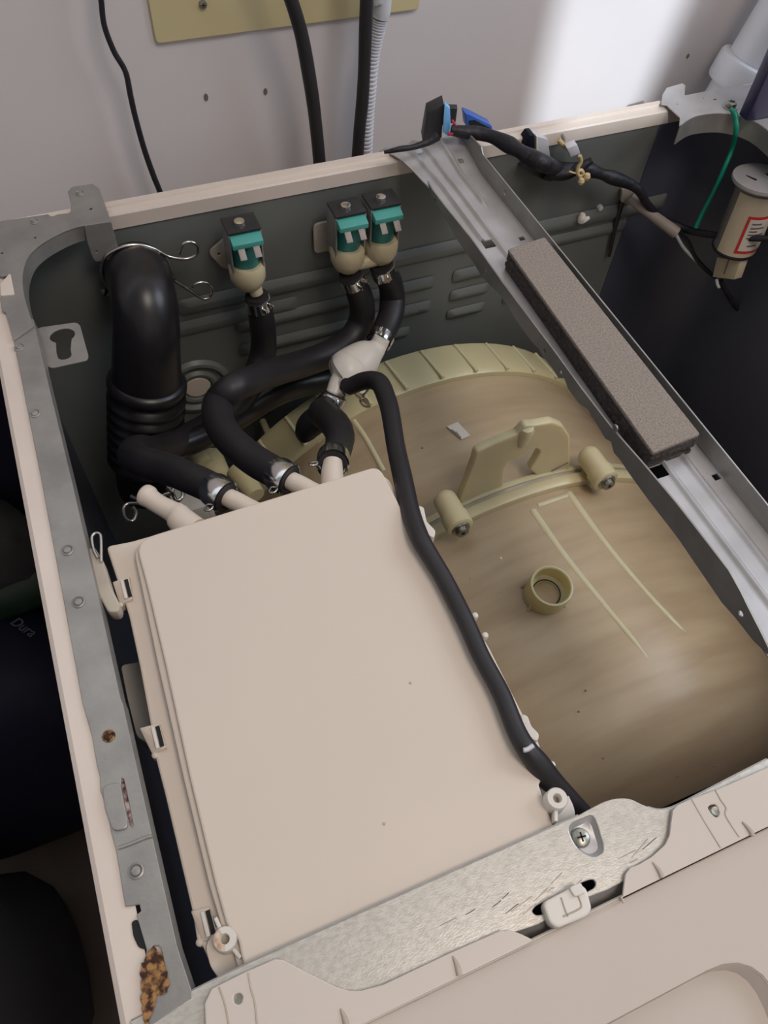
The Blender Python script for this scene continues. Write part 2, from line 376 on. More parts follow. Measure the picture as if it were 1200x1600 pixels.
def lip(name, path, z0, z1, t, material, parent, out=None):
    """vertical strip hanging from path"""
    bm = bmesh.new(); a = [bm.verts.new((p[0], p[1], z1)) for p in path]
    zz = z0 if isinstance(z0, (list, tuple)) else [z0] * len(path)
    b = [bm.verts.new((p[0] + (out[0] if out else 0), p[1] + (out[1] if out else 0), q)) for p, q in zip(path, zz)]
    for i in range(len(a) - 1): bm.faces.new((a[i], a[i + 1], b[i + 1], b[i]))
    bmesh.ops.recalc_face_normals(bm, faces=bm.faces)
    bmesh.ops.solidify(bm, geom=bm.faces[:], thickness=t)
    return link(name, bm_mesh(bm), material, parent, 40)
lip('rail_flange', rail_in, 0.8435, 0.8508, 0.0008, 'galv', rail, out=(0.0008, 0))
for p in [(0.0133,-0.1171),(0.014,-0.1669),(0.0155,-0.2533),(0.0154,-0.281),(0.0154,-0.395)]: rivet((*p, 0.8512), rail)
rv = rivet((*[(0.0159,-0.3434)][0], 0.8512), rail, 0.0019, (0, 0, 1), 'rust'); rv['label'] = 'rusted rivet'
plate('rusty_strip', scaled(slot, 1.08), 0.8503, 0.0005, 'rust_red', rail)
plate('rusty_strip', scaled(slot2, 1.08), 0.8503, 0.0005, 'rust_red', rail)
# raised rail tab and stepped seam
plate('raised_tab', [(0.0105,-0.3619),(0.0162,-0.3627),(0.016,-0.3707),(0.0158,-0.3796),(0.0109,-0.3788),(0.0099,-0.37)], 0.8522, 0.0012, 'galv', rail, bevel=0.0004, r=0.002)
tube('pressed_seam', [(*p, 0.0007) for p in [(0.0112,-0.3852,0.8514),(0.0157,-0.3854,0.8514),(0.0203,-0.3853,0.8514),(0.0233,-0.3856,0.8514)]], 'galv', rail, 4, 8)
random.seed(3)
rp_pts = [(0.016,-0.4204),(0.0174,-0.4234),(0.0181,-0.4287),(0.018,-0.4336),(0.0158,-0.435),(0.0135,-0.4348),(0.0116,-0.4377),(0.0095,-0.4415),(0.008,-0.4409),(0.0088,-0.4355),(0.0096,-0.4301),(0.0103,-0.4256),(0.0124,-0.423),(0.014,-0.4215)]
jag = []
for i in range(len(rp_pts)):
    a_, b_ = rp_pts[i], rp_pts[(i + 1) % len(rp_pts)]
    for j in range(5): jag.append((a_[0] + (b_[0] - a_[0]) * j / 5 + random.uniform(-0.0005, 0.0005), a_[1] + (b_[1] - a_[1]) * j / 5 + random.uniform(-0.0005, 0.0005)))
q = plate('rust_patch', jag, 0.8519, 0.0003, 'rust', rail, bevel=0.0001)
q['label'] = 'orange rust patch'
plate('dark_notch', [(0.0104,-0.4102),(0.0124,-0.4102),(0.0133,-0.416),(0.0136,-0.4206),(0.011,-0.4187),(0.0101,-0.4147)], 0.8506, 0.0003, 'dark', rail, bevel=0.0001, r=0.001)

# left rear corner bracket
fold = smooth([(0.0224,-0.1039),(0.0214,-0.0873),(0.0213,-0.0732),(0.0228,-0.0591),(0.0272,-0.0456),(0.0335,-0.0371),(0.0434,-0.0302),(0.0555,-0.0251),(0.0671,-0.0243),(0.0792,-0.0256)], 4)
fold = [tuple(v) for v in fold]
cb_out = [(0.0047,-0.0174),(0.0033,-0.004),(0.0451,-0.007),(0.0472,-0.0104),(0.0505,-0.0088),(0.0573,-0.0097),(0.0592,-0.0076),(0.0603,-0.001)] + [(0.0607,0.0129),(0.0638,0.017),(0.0765,0.0165),(0.0793,0.0098),(0.0794,-0.0086),(0.0796,-0.0257)]
cb_low = [(0.0114,-0.1111),(0.0104,-0.0879),(0.0086,-0.0862),(0.009,-0.0747),(0.0162,-0.0748),(0.0154,-0.0566),(0.0126,-0.0569),(0.0078,-0.0529)]
cbr = plate('corner_bracket', cb_out + fold[::-1] + cb_low, 0.8524, 0.0012, 'galv', cab, holes=[oval(*[(0.0345,-0.0273)][0], 0.0011), oval(*[(0.0706,-0.0092)][0], 0.0013), oval(*[(0.0145,-0.0358)][0], 0.0011)], bevel=0.0003)
lip('bracket_flange', [Vector((p[0], p[1])) for p in fold], [0.842] * len(fold), 0.852, 0.0008, 'galv', cbr, out=(0.0006, -0.0003))
fx = [(0.0662,-0.0247),(0.0792,-0.0256)]
tabp = [(0.0643,-0.027,0.8535),(0.0795,-0.027,0.8529),(0.079,-0.027,0.8271),(0.0642,-0.027,0.8273),(0.0633,-0.027,0.83),(0.0629,-0.027,0.8424)]
plate('hanging_tab', rounded([(p[0], p[2]) for p in tabp], 0.0012), tabp[0][1], 0.001, 'galv', cbr, plane='Y', holes=[oval(*[(0.0664,0.8345)][0], 0.0011)])
for p in [(0.0366,-0.0117),(0.0673,0.0086)]: rivet((*p, 0.8524), cbr)
plate('folded_tongue', [(0.0107,-0.0641),(0.0165,-0.0573),(0.0162,-0.0751),(0.0098,-0.0741)], 0.8532, 0.0014, 'enamel', cbr, r=0.0008)
# keyhole tab
kc = [(0.0348,-0.1043)][0]; kb = [(0.0334,-0.1208)][0]
key = []
for i in range(21):
    a = math.radians(-50 + 280 * i / 20); key.append((kc[0] + 0.0072 * math.cos(a), kc[1] + 0.0060 * math.sin(a)))
key += [(kb[0] - 0.0041, kb[1] + 0.004)] + [(kb[0] + 0.004 * math.cos(math.radians(a)), kb[1] + 0.003 * math.sin(math.radians(a))) for a in range(180, 361, 30)] + [(kb[0] + 0.0041, kb[1] + 0.004)]
kt = plate('keyhole_tab', [(0.0225,-0.0957),(0.0242,-0.094),(0.0435,-0.0963),(0.0451,-0.0991),(0.0451,-0.1249),(0.0439,-0.1276),(0.0259,-0.1274),(0.0235,-0.1256)], 0.842, 0.0011, 'galv', cab, holes=[key], r=0.0012)

# right rear corner bracket
fr = smooth([(0.4932,-0.0393),(0.5115,-0.0321),(0.5312,-0.0335),(0.5441,-0.0402),(0.5529,-0.0522),(0.5547,-0.0691),(0.5509,-0.0959),(0.5364,-0.1323)], 4)
fr = [tuple(v) for v in fr]
rb = plate('corner_bracket', [(0.4932,-0.0393),(0.4999,-0.0304),(0.5004,-0.0118),(0.497,-0.0098),(0.5061,0.0019),(0.5146,0.0093),(0.5307,0.0115),(0.531,0.0084),(0.5213,-0.0046)] + [(0.5402,-0.0043),(0.5615,-0.0047)] + [(0.588, -0.006), (0.588, -0.09)] + fr[::-1][:-1], 0.8524, 0.0012, 'galv_bar', cab, bevel=0.0003,
           holes=[oval(*[(0.5087,-0.0134)][0], 0.0013, 0.0011), oval(*[(0.5417,-0.0166)][0], 0.0018, 0.0012), oval(*[(0.5339,-0.0123)][0], 0.0006)])
rb['label'] = 'light grey corner bracket'
lip('bracket_flange', [Vector((p[0], p[1])) for p in fr], 0.838, 0.852, 0.0008, 'galv', rb, out=(0, -0.001))
# front frame
ff_top = [(0.0043,-0.4389),(0.0309,-0.4378),(0.0446,-0.4375),(0.118,-0.4374),(0.173,-0.4374)] + [tuple(v) for v in smooth([(0.173,-0.4374),(0.1789,-0.437),(0.1847,-0.4368),(0.19,-0.4376),(0.1945,-0.4396),(0.198,-0.4433),(0.2024,-0.4468),(0.2079,-0.4482),(0.2172,-0.4481)], 3)] + [(0.255,-0.4468)] + [(0.580, -0.4375), (0.580, -0.4655)]
ff_bot = [(0.1925,-0.4667),(0.177,-0.4628),(0.17,-0.463),(0.1585,-0.4622),(0.1489,-0.4627),(0.1408,-0.4633),(0.1312,-0.4623),(0.1064,-0.4624),(0.0693,-0.4621)] + [(0.06, -0.4655), (0.018, -0.4655)]
rec = rounded([(0.1662,-0.4399),(0.169,-0.438),(0.1782,-0.4382),(0.1785,-0.4418),(0.1765,-0.4502),(0.175,-0.4523),(0.1708,-0.4527),(0.1675,-0.45),(0.1658,-0.4455)], 0.004, 4)
slotf = rounded([(0.1403,-0.459),(0.1426,-0.4578),(0.1459,-0.4578),(0.164,-0.4574),(0.1671,-0.458),(0.1673,-0.4603),(0.1656,-0.4614),(0.1441,-0.4621),(0.141,-0.4611)], 0.0018, 4)
ff = plate('front_frame', ff_top + ff_bot, 0.851, 0.0014, 'galv_bright', cab, holes=[rec, slotf], bevel=0.0004)
ff['label'] = 'scratched bright front crossmember'
dish('screw_recess', rec, scaled(rec, 0.72), 0.8508, 0.8482, 'galv_bar', ff)
screw_head('frame_screw', (*[(0.1702,-0.4442)][0], 0.8488), (0, 0, 1), 0.0036, ff)
bm = bmesh.new()
for a, b in zip([(0.1276,-0.4612,0.8505),(0.141,-0.4632,0.8505),(0.1489,-0.4629,0.8505),(0.1585,-0.4623,0.8505),(0.1701,-0.4632,0.8505),(0.1772,-0.4628,0.8505)], [(0.1298,-0.4656,0.843),(0.1424,-0.4664,0.843),(0.1504,-0.4663,0.843),(0.1598,-0.4663,0.843),(0.1705,-0.4667,0.843),(0.177,-0.4673,0.843)]):
    bm.verts.new(a); bm.verts.new(b)
bm.verts.ensure_lookup_table()
for i in range(0, 10, 2): bm.faces.new((bm.verts[i], bm.verts[i + 2], bm.verts[i + 3], bm.verts[i + 1]))
bmesh.ops.recalc_face_normals(bm, faces=bm.faces); bmesh.ops.solidify(bm, geom=bm.faces[:], thickness=0.0008)
link('bent_lip', bm_mesh(bm), 'galv_bar', ff)
random.seed(11)
for k, q in enumerate([(0.1345,-0.4558,0.8511),(0.1385,-0.4557,0.8511),(0.1404,-0.4582,0.8511),(0.1302,-0.4524,0.8511),(0.1463,-0.4557,0.8511),(0.1503,-0.4555,0.8511),(0.1343,-0.4513,0.8511),(0.1827,-0.4558,0.8511),(0.1884,-0.4557,0.8511),(0.1927,-0.4557,0.8511),(0.1838,-0.4586,0.8511),(0.1117,-0.451,0.8511),(0.1203,-0.4512,0.8511),(0.1613,-0.4572,0.8511),(0.1543,-0.4531,0.8511)]):
    L_ = random.uniform(0.0012, 0.005); a_ = random.uniform(0.0, 0.35)
    tube('scratch', [(q[0] - L_ * math.cos(a_), q[1] - L_ * math.sin(a_), q[2], 0.00012), (q[0] + L_ * math.cos(a_), q[1] + L_ * math.sin(a_), q[2], 0.00018)], 'clipold' if k % 3 else 'ink', ff, 2, 5)
lip('frame_flange', [p for p in ff_top[:6]], 0.835, 0.8506, 0.0008, 'galv', ff)
lip('frame_flange', [p for p in ff_top[-12:-2]], 0.835, 0.8506, 0.0008, 'galv', ff)

# ================================================================ control panel
cp = thing('control_panel', 'cream white plastic control panel along the machine front with a rounded recess', 'control panel', (0.3, -0.50, 0.80))
SE = -0.4675
sk1 = [(0.2515,-0.4495),(0.23,-0.4492),(0.2158,-0.4484),(0.2097,-0.4483),(0.2068,-0.4491),(0.2036,-0.4526),(0.2005,-0.4562),(0.197,-0.4584),(0.1903,-0.46),(0.1844,-0.4605),(0.1804,-0.4603),(0.1777,-0.4615),(0.1723,-0.4679)]
skA = plate('top_skirt', [(0.588, sk1[0][1])] + sk1 + [(sk1[-1][0], SE), (0.588, SE)], 0.8535, 0.0016, 'panel', cp, holes=[rounded([(0.2193,-0.4531),(0.2211,-0.4523),(0.2237,-0.4528),(0.224,-0.4549),(0.2232,-0.4572),(0.2211,-0.4581),(0.2199,-0.4573),(0.2193,-0.4556)], 0.0008)], bevel=0.0005)
sk2 = [(0.0268,-0.4489),(0.0281,-0.4431),(0.031,-0.4402),(0.0415,-0.4398),(0.0525,-0.4399),(0.055,-0.4412),(0.0611,-0.4476),(0.0686,-0.455),(0.0721,-0.4576),(0.076,-0.4592),(0.0835,-0.4604),(0.107,-0.4604),(0.1271,-0.4609),(0.1306,-0.4623),(0.1332,-0.4646),(0.1361,-0.4676)]
skB = plate('top_skirt', [(sk2[0][0], SE)] + sk2 + [(sk2[-1][0], SE)], 0.8535, 0.0016, 'panel', cp, holes=[rounded([(0.0361,-0.4448),(0.0373,-0.4436),(0.0394,-0.444),(0.0402,-0.4457),(0.0392,-0.4476),(0.0376,-0.4479),(0.0362,-0.4468)], 0.0008)], bevel=0.0005)
lathe('skirt_screw', [(0, 0.0002), (0.0016, 0.0004), (0.0026, -0.0006), (0.0026, -0.002)], (*[(0.0381,-0.4458)][0], 0.8526), (0, 0, 1), 'screw', skB, 20)
lathe('skirt_screw', [(0, 0.0002), (0.0016, 0.0004), (0.0026, -0.0006), (0.0026, -0.002)], (*[(0.2222,-0.4554)][0], 0.8526), (0, 0, 1), 'screw', skA, 20)
for pl, par in (([(0.2158,-0.4484,0.8535),(0.2156,-0.4566,0.8535),(0.2157,-0.4671,0.8535)], skA), ([(0.2265,-0.4486,0.8535),(0.2262,-0.4528,0.8535),(0.2263,-0.4559,0.8535),(0.2244,-0.4584,0.8535),(0.2246,-0.4665,0.8535)], skA), ([(0.0332,-0.4402,0.8535),(0.0337,-0.4458,0.8535),(0.0332,-0.4521,0.8535)], skB), ([(0.0432,-0.4399,0.8535),(0.0427,-0.4446,0.8535),(0.0428,-0.4485,0.8535),(0.0416,-0.4552,0.8535)], skB)):
    tube('moulded_line', [(*p, 0.00035) for p in pl], 'clipold', par, 4, 6)
for a, b, par in (([(0.1891,-0.4617,0.8537),(0.1897,-0.4649,0.8537),(0.1894,-0.4675,0.8537)], 0, skA), ([(0.229,-0.4625,0.8537),(0.2298,-0.4657,0.8537),(0.2296,-0.4683,0.8537)], 0, skA), ([(0.1085,-0.4612,0.8537),(0.1086,-0.4641,0.8537),(0.1081,-0.4671,0.8537)], 0, skB), ([(0.068,-0.4609,0.8537),(0.0683,-0.4636,0.8537),(0.0681,-0.4665,0.8537)], 0, skB)):
    tube('moulded_notch', [(*a[0], 0.0003), (*a[1], 0.0009), (*a[2], 0.0010)], 'clipold', par, 4, 8)
FA = math.radians(22)
FM = Matrix.Translation((0, SE, 0.8525)) @ Matrix.Rotation(FA, 4, 'X')      # fascia plane: local v runs back up the slope
ro = [(0.1655,-0.0352),(0.1819,-0.0351),(0.1973,-0.035),(0.204,-0.0371),(0.2088,-0.0424),(0.2106,-0.0479),(0.2117,-0.0549)]
ri = [(0.1638,-0.0391),(0.1799,-0.0393),(0.197,-0.0402),(0.2027,-0.0425),(0.2057,-0.0469),(0.2075,-0.0542),(0.2079,-0.059)]
def rrect(x0, x1, y0, y1, r): return rounded([(x0, y0), (x1, y0), (x1, y1), (x0, y1)], r, 6)
xr = max(p[0] for p in ro) + 0.004; yt = max(p[1] for p in ro)
outer = rrect(0.085, xr, -0.10, ro[0][1] + 0.0005, 0.022)
inner = rrect(0.089, xr - 0.0035, -0.096, ri[0][1] + 0.0005, 0.020)
fas = plate('fascia', [(0.003, -0.115), (0.592, -0.115), (0.592, -0.0008), (0.003, -0.0008)], 0, 0.0022, 'panel', cp, holes=[outer], frame=FM @ Matrix.Translation((0, 0, -0.0011)), bevel=0.0008)
dish('recess', outer, inner, -0.0006, -0.0075, 'panel', fas, frame=FM)
lip('seam_shadow_gap', [(0.02, SE - 0.0002), (0.588, SE - 0.0002)], 0.843, 0.8518, 0.0006, 'clipold', cp)
box('fascia_front', (0.2975, -0.5765, 0.78), (0.588, 0.003, 0.055), 'panel', cp, None, 0.001)
# snap clip poking through the frame slot
ck = [(0.1453,-0.459,0.855),(0.1594,-0.4585,0.855),(0.1607,-0.4603,0.855),(0.1592,-0.4663,0.855),(0.1569,-0.4671,0.855),(0.1461,-0.4666,0.855),(0.1446,-0.4647,0.855)]
cl = plate('snap_clip', rounded([(p[0], p[1]) for p in ck], 0.0014), 0.855, 0.0065, 'white', cp, bevel=0.0008)
tube('clip_groove', [(*p, 0.0003) for p in [(0.1515,-0.4593,0.8551),(0.1508,-0.4638,0.8551),(0.1508,-0.4655,0.8551)]], 'clipold', cl, 3, 6)
tube('clip_groove', [(*p, 0.0003) for p in [(0.1574,-0.4597,0.8551),(0.1571,-0.4637,0.8551),(0.1556,-0.4649,0.8551),(0.1492,-0.4648,0.8551)]], 'clipold', cl, 3, 6)
plate('clip_finger', [(0.1558,-0.458),(0.1598,-0.458),(0.1597,-0.4609),(0.1561,-0.4607)], 0.8563, 0.003, 'white', cl, r=0.0006)

# ================================================================ soap dispenser box
db = thing('dispenser_box', 'flat cream plastic dispenser box with rounded lid, left of the tub', 'dispenser', (0.105, -0.35, 0.78))
LZ = 0.8465
lid = rounded([(0.0447,-0.256),(0.1649,-0.2542),(0.1654,-0.2712),(0.1648,-0.3381),(0.1673,-0.3894),(0.1678,-0.4187),(0.165,-0.42),(0.1627,-0.4365),(0.1631,-0.4471),(0.0438,-0.4418),(0.0426,-0.4352),(0.0434,-0.4276),(0.0407,-0.4227),(0.0405,-0.4086),(0.0414,-0.369),(0.0435,-0.3207),(0.0447,-0.2807)], [0.008, 0.0045, 0.002, 0, 0, 0.004, 0.002, 0, 0.0, 0.0, 0.003, 0.003, 0.002, 0, 0, 0, 0.003], 5)
plate('lid', lid, LZ, 0.0035, 'lid', db, bevel=0.0009)
rim_o = rounded([(0.0429,-0.2553),(0.1654,-0.255),(0.163,-0.4366),(0.1619,-0.446),(0.041,-0.4415),(0.0403,-0.434),(0.0408,-0.4275),(0.0386,-0.4223),(0.0381,-0.4071),(0.0388,-0.367),(0.0403,-0.3178),(0.0421,-0.2776)], [0.008, 0.004] + [0] * 9 + [0.002], 5)
plate('lid_rim', rim_o, 0.8435, 0.003, 'lid', db, bevel=0.0008)
tray_o = [(0.0312,-0.2491),(0.0417,-0.2504),(0.1661,-0.2521),(0.1692,-0.2584),(0.1706,-0.291),(0.1725,-0.3239),(0.1756,-0.3579),(0.1752,-0.3922),(0.1758,-0.4041),(0.1737,-0.4145),(0.1741,-0.4255),(0.1723,-0.4378),(0.1699,-0.4469)] + [(0.0292,-0.4374),(0.0298,-0.4251),(0.0286,-0.4225)] + [(0.0289,-0.4125),(0.0351,-0.4137),(0.0348,-0.4095),(0.0323,-0.3535),(0.03,-0.3532),(0.0256,-0.3386),(0.0329,-0.3397),(0.0324,-0.3361),(0.0328,-0.3),(0.0328,-0.2894),(0.0306,-0.2812),(0.0298,-0.268),(0.0373,-0.2683)]
tray_s = [(0.0312,-0.2491),(0.0417,-0.2504),(0.1661,-0.2521),(0.1692,-0.2584),(0.1706,-0.291),(0.1725,-0.3239),(0.1756,-0.3579),(0.1752,-0.3922),(0.1758,-0.4041),(0.1737,-0.4145),(0.1741,-0.4255),(0.1723,-0.4378),(0.1699,-0.4469),(0.0328,-0.4368),(0.0314,-0.43),(0.0304,-0.4243),(0.0291,-0.4223),(0.0299,-0.4132),(0.0304,-0.3688),(0.0302,-0.3513),(0.0313,-0.3408),(0.0328,-0.3127),(0.0335,-0.289),(0.0333,-0.2818),(0.0323,-0.2675)]
tray = plate('tray', rounded(tray_s, 0.0015, 3), 0.8385, 0.004, 'lid', db, bevel=0.001)
# body below the tray
bx = [(0.0434,-0.2612),(0.1699,-0.2579),(0.1763,-0.4009),(0.0498,-0.4085)]
box('box_body', (0.105, -0.35, 0.806), (0.105, 0.165, 0.055), 'lid', db, None, 0.004)
# side snap latches
def latch(a, b, c, par):
    """a = hook tip, b = slot top, c = slot bottom (world xy)"""
    o = hull('latch', [(a[0], a[1], 0.8395), (b[0], b[1], 0.8405), (c[0], c[1], 0.8405), (c[0] - 0.006, c[1], 0.8385), (a[0], a[1], 0.832), (b[0], b[1], 0.832), (c[0], c[1], 0.832), (c[0] - 0.006, c[1], 0.832)], 'lid', par, 0.0004)
    mid = (Vector(b) + Vector(c)) / 2
    box('latch_slot', (mid.x - 0.0012, mid.y, 0.8404), (0.0016, abs(b[1] - c[1]) * 0.8, 0.0006), 'dark', o, None, 0)
    box('latch_bar', (mid.x - 0.003, mid.y, 0.8408), (0.0014, abs(b[1] - c[1]) * 0.85, 0.0008), 'white', o, None, 0.0002)
latch([(0.0293,-0.2687)][0], [(0.0371,-0.2691)][0], [(0.036,-0.281)][0], tray)
latch([(0.026,-0.3397)][0], [(0.0341,-0.3409)][0], [(0.0344,-0.3519)][0], tray)
latch([(0.0286,-0.4125)][0], [(0.0353,-0.4137)][0], [(0.0358,-0.4238)][0], tray)
for p in [(0.0301,-0.2808),(0.0294,-0.3524),(0.029,-0.4232)]:
    lathe('latch_tip', [(0.0, 0.0006), (0.0010, 0.0004), (0.0014, 0), (0.0014, -0.004)], (*p, 0.8385), (0, 0, 1), 'lid', tray, 14)
# screw bosses
def boss(px, label=None, rusty=False, gus=(), dz=0.0):
    c = Vector((*px, dz))
    o = lathe('screw_boss', [(0.0045, 0.838), (0.0042, 0.846), (0.0038, 0.8468), (0.0018, 0.8468), (0.0015, 0.846), (0.0015, 0.836)], c, (0, 0, 1), 'white', db, 26)
    lathe('boss_hole', [(0, 0.8425), (0.0015, 0.8425)], c, (0, 0, 1), 'clipold', o, 16)
    for g in gus:
        d = Vector((math.cos(math.radians(g)), math.sin(math.radians(g)), 0))
        box('boss_rib', c + d * 0.0058 + Vector((0, 0, 0.8410)), (0.0045, 0.0014, 0.008), 'white', o, frame_axes(d, (0, 0, 1)), 0.0003)
    if rusty:
        me = ring_mesh([(0.0016, 0.8469), (0.0037, 0.8469)], c, (0, 0, 1), 26)
        bm = bmesh.new(); bm.from_mesh(me)
        bmesh.ops.delete(bm, geom=[f for f in bm.faces if (f.calc_center_median() - c).x > -0.0004], context='FACES')
        link('rust_stain', bm_mesh(bm), mat('pale_rust', (0.62, 0.52, 0.42), 0.6, col2=(0.42, 0.2, 0.07), scale=400), o)
boss([(0.0381,-0.4266)][0], None, True, (100, 10, -65))
boss([(0.1679,-0.4288)][0], None, False, (-120,), 0.006)
plate('boss_tray', [(0.168,-0.4191),(0.1729,-0.421),(0.1764,-0.4262),(0.1761,-0.4329),(0.1724,-0.4411),(0.1643,-0.4404)], 0.841, 0.002, 'white', db, r=0.002)
plate('boss_tray', [(0.031,-0.4255),(0.0394,-0.4185),(0.0429,-0.4243),(0.0425,-0.4368),(0.0331,-0.4371),(0.031,-0.4322)], 0.8405, 0.001, 'lid', db, r=0.002)
# little hooks along the right edge
for p in [(0.1761,-0.344,0.842),(0.176,-0.3544,0.842),(0.1759,-0.4152,0.842)]:
    lathe('edge_hook', [(0.0, 0.0015), (0.0012, 0.001), (0.0016, 0), (0.0014, -0.003)], p, (0, 0, 1), 'white', db, 12)
plate('edge_tab', [(0.1746,-0.2826),(0.1766,-0.2841),(0.1745,-0.2921),(0.1764,-0.2983),(0.1744,-0.3014),(0.1718,-0.2981),(0.1719,-0.2911)], 0.846, 0.006, 'white', db, r=0.001)
plate('edge_tab', [(0.1728,-0.3933),(0.1746,-0.3946),(0.174,-0.399),(0.1754,-0.403),(0.1737,-0.4051),(0.1715,-0.4026),(0.1713,-0.3985)], 0.846, 0.006, 'white', db, r=0.001)
for p in [(0.1352,-0.3642,0.8466),(0.199,-0.3234,0.8466),(0.1038,-0.4119,0.8466)]: lathe('speck', [(0, 0.0002), (0.0005, 0.0002), (0.0006, 0)], p, (0, 0, 1), 'clipold', db, 8)
# water spouts on the rear edge
def spout(path, nm='spout'):
    return tube(nm, path, 'lid', db, 6, 20)[0]
s1 = spout([(0.0711,-0.2514,0.834,0.0071),(0.0668,-0.2438,0.834,0.0069),(0.0656,-0.2397,0.834,0.0063),(0.0638,-0.2366,0.834,0.0054),(0.0589,-0.2304,0.834,0.0049),(0.0556,-0.2254,0.834,0.0051),(0.0545,-0.2234,0.834,0.0057),(0.0534,-0.2213,0.834,0.0054),(0.0526,-0.2202,0.834,0.0042)]); s1['label'] = 'open barbed spout'
tube('spout_barb', [(0.0685,-0.2358,0.836,0.0022),(0.0663,-0.2382,0.836,0.0019),(0.064,-0.2398,0.836,0.0016)], 'lid', s1, 4, 14)
spout([(0.1044,-0.2491,0.827,0.0058),(0.0997,-0.2424,0.827,0.0052),(0.0959,-0.2372,0.827,0.0051),(0.0909,-0.2311,0.827,0.0049)])
spout([(0.1381,-0.2506,0.827,0.0059),(0.1329,-0.2435,0.827,0.0053),(0.1292,-0.2382,0.827,0.0052),(0.1242,-0.232,0.827,0.005)])
spout([(0.1437,-0.2505,0.827,0.0063),(0.1452,-0.2427,0.827,0.006),(0.1471,-0.2364,0.827,0.0059),(0.1501,-0.2293,0.827,0.0051)])

# ================================================================ outer tub
tub = thing('outer_tub', 'large amber translucent plastic drum tub with ribs, boss and moulded arch', 'tub', (0.315, -0.22, 0.26))
def tubc(y):
    k = min(1, max(0, (-0.04 - y) / 0.148)); return 0.293 + 0.032 * k, 0.483 - 0.016 * k
def tub_surf(name, prof, material, parent, seg=96, a0=0, a1=360):
    """prof: (y, radius)"""
    bm = bmesh.new(); rings = []; full = (a1 - a0) >= 360
    n = seg if full else seg + 1
    for y, r in prof:
        cx, cz = tubc(y)
        rings.append([bm.verts.new((cx + r * math.cos(a), y, cz + r * math.sin(a))) for a in [math.radians(a0 + (a1 - a0) * i / seg) for i in range(n)]])
    for a, b in zip(rings, rings[1:]):
        for k in range(seg): bm.faces.new((a[k], a[(k + 1) % n], b[(k + 1) % n], b[k]))
    return link(name, bm_mesh(bm), material, parent, 40)
tub_surf('tub_shell', [(-0.060, 0.10), (-0.060, 0.196), (-0.074, 0.2000), (-0.12, 0.2), (-0.180, 0.200), (-0.2, 0.2005), (-0.25, 0.2005), (-0.30, 0.2005), (-0.34, 0.2), (-0.375, 0.196), (-0.40, 0.187), (-0.42, 0.17), (-0.43, 0.14)], 'tub', tub)
tub_surf('rear_rim_band', [(-0.042, 0.12), (-0.040, 0.202), (-0.0415, 0.2062), (-0.046, 0.2072), (-0.062, 0.2068), (-0.072, 0.2062), (-0.075, 0.2045), (-0.0752, 0.1995)], 'tub_pale', tub)
for d in range(-10, 200, 9):
    c = []
    for y in (-0.043, -0.055, -0.068, -0.0745):
        cx, cz = tubc(y); a = math.radians(d); c.append((cx + 0.2068 * math.cos(a), y, cz + 0.2068 * math.sin(a), 0.0017))
    tube('band_rib', c, 'tub_rib', tub, 3, 8)
tub_surf('flange', [(-0.1800, 0.199), (-0.1805, 0.2035), (-0.182, 0.2045), (-0.1855, 0.2045), (-0.1857, 0.201)], 'tub_rib', tub)
tub_surf('seal_groove', [(-0.1857, 0.2030), (-0.1895, 0.2030)], 'gasket', tub)
tub_surf('flange', [(-0.1892, 0.201), (-0.1894, 0.2055), (-0.191, 0.2065), (-0.197, 0.2065), (-0.1985, 0.2055), (-0.1990, 0.1995)], 'tub_rib', tub)
def rib(pts, r0=0.0024, r1=None):
    r1 = (r1 or r0) * 1.5; r0 *= 1.5; pts = [(p[0], p[1], p[2] - 0.62 * (r0 + (r1 - r0) * i / (len(pts) - 1)) - (0.0022 if i == len(pts) - 1 and r1 < r0 else 0)) for i, p in enumerate(pts)]
    tube('long_rib', [(*p, r0 + ((r1 or r0) - r0) * i / (len(pts) - 1)) for i, p in enumerate(pts)], 'tub_rib', tub, 5, 10)
rib([(0.3209,-0.209,0.6667),(0.3237,-0.252,0.6668),(0.3297,-0.2972,0.6669),(0.3352,-0.3312,0.6667),(0.3387,-0.3518,0.6664)], 0.0034, 0.0014)
rib([(0.3571,-0.203,0.6643),(0.3596,-0.2496,0.6639),(0.366,-0.2944,0.6626),(0.3736,-0.3259,0.6609),(0.3825,-0.3505,0.6584)], 0.0034, 0.0014)
rib([(0.3266,-0.2068,0.6669),(0.3384,-0.2063,0.6665),(0.3558,-0.2052,0.6644)], 0.0022)
rib([(0.2218,-0.0629,0.6653),(0.2279,-0.0917,0.662),(0.2309,-0.1269,0.6563)], 0.002)
rib([(0.1895,-0.0405,0.6539),(0.1909,-0.0529,0.6519),(0.1945,-0.0751,0.6485)], 0.002)
rib([(0.1597,-0.0211,0.632),(0.1609,-0.0535,0.629),(0.1636,-0.0794,0.6234)], 0.002)
rib([(0.1369,-0.011,0.608),(0.1375,-0.048,0.6055),(0.136,-0.0691,0.5951)], 0.002)
# knobbly moulding at the left shoulder of the tub
for P3, r3 in (([(0.1015,-0.049,0.63),(0.1064,-0.0673,0.63),(0.1137,-0.084,0.63)], 0.016), ([(0.0937,-0.0386,0.64),(0.0985,-0.0618,0.64)], 0.012), ([(0.1208,-0.0896,0.66),(0.1267,-0.1183,0.66)], 0.010)):
    tube('shoulder_moulding', [(*p, r3 * (1.0 - 0.25 * i)) for i, p in enumerate(P3)], 'tub_pale', tub, 5, 16)
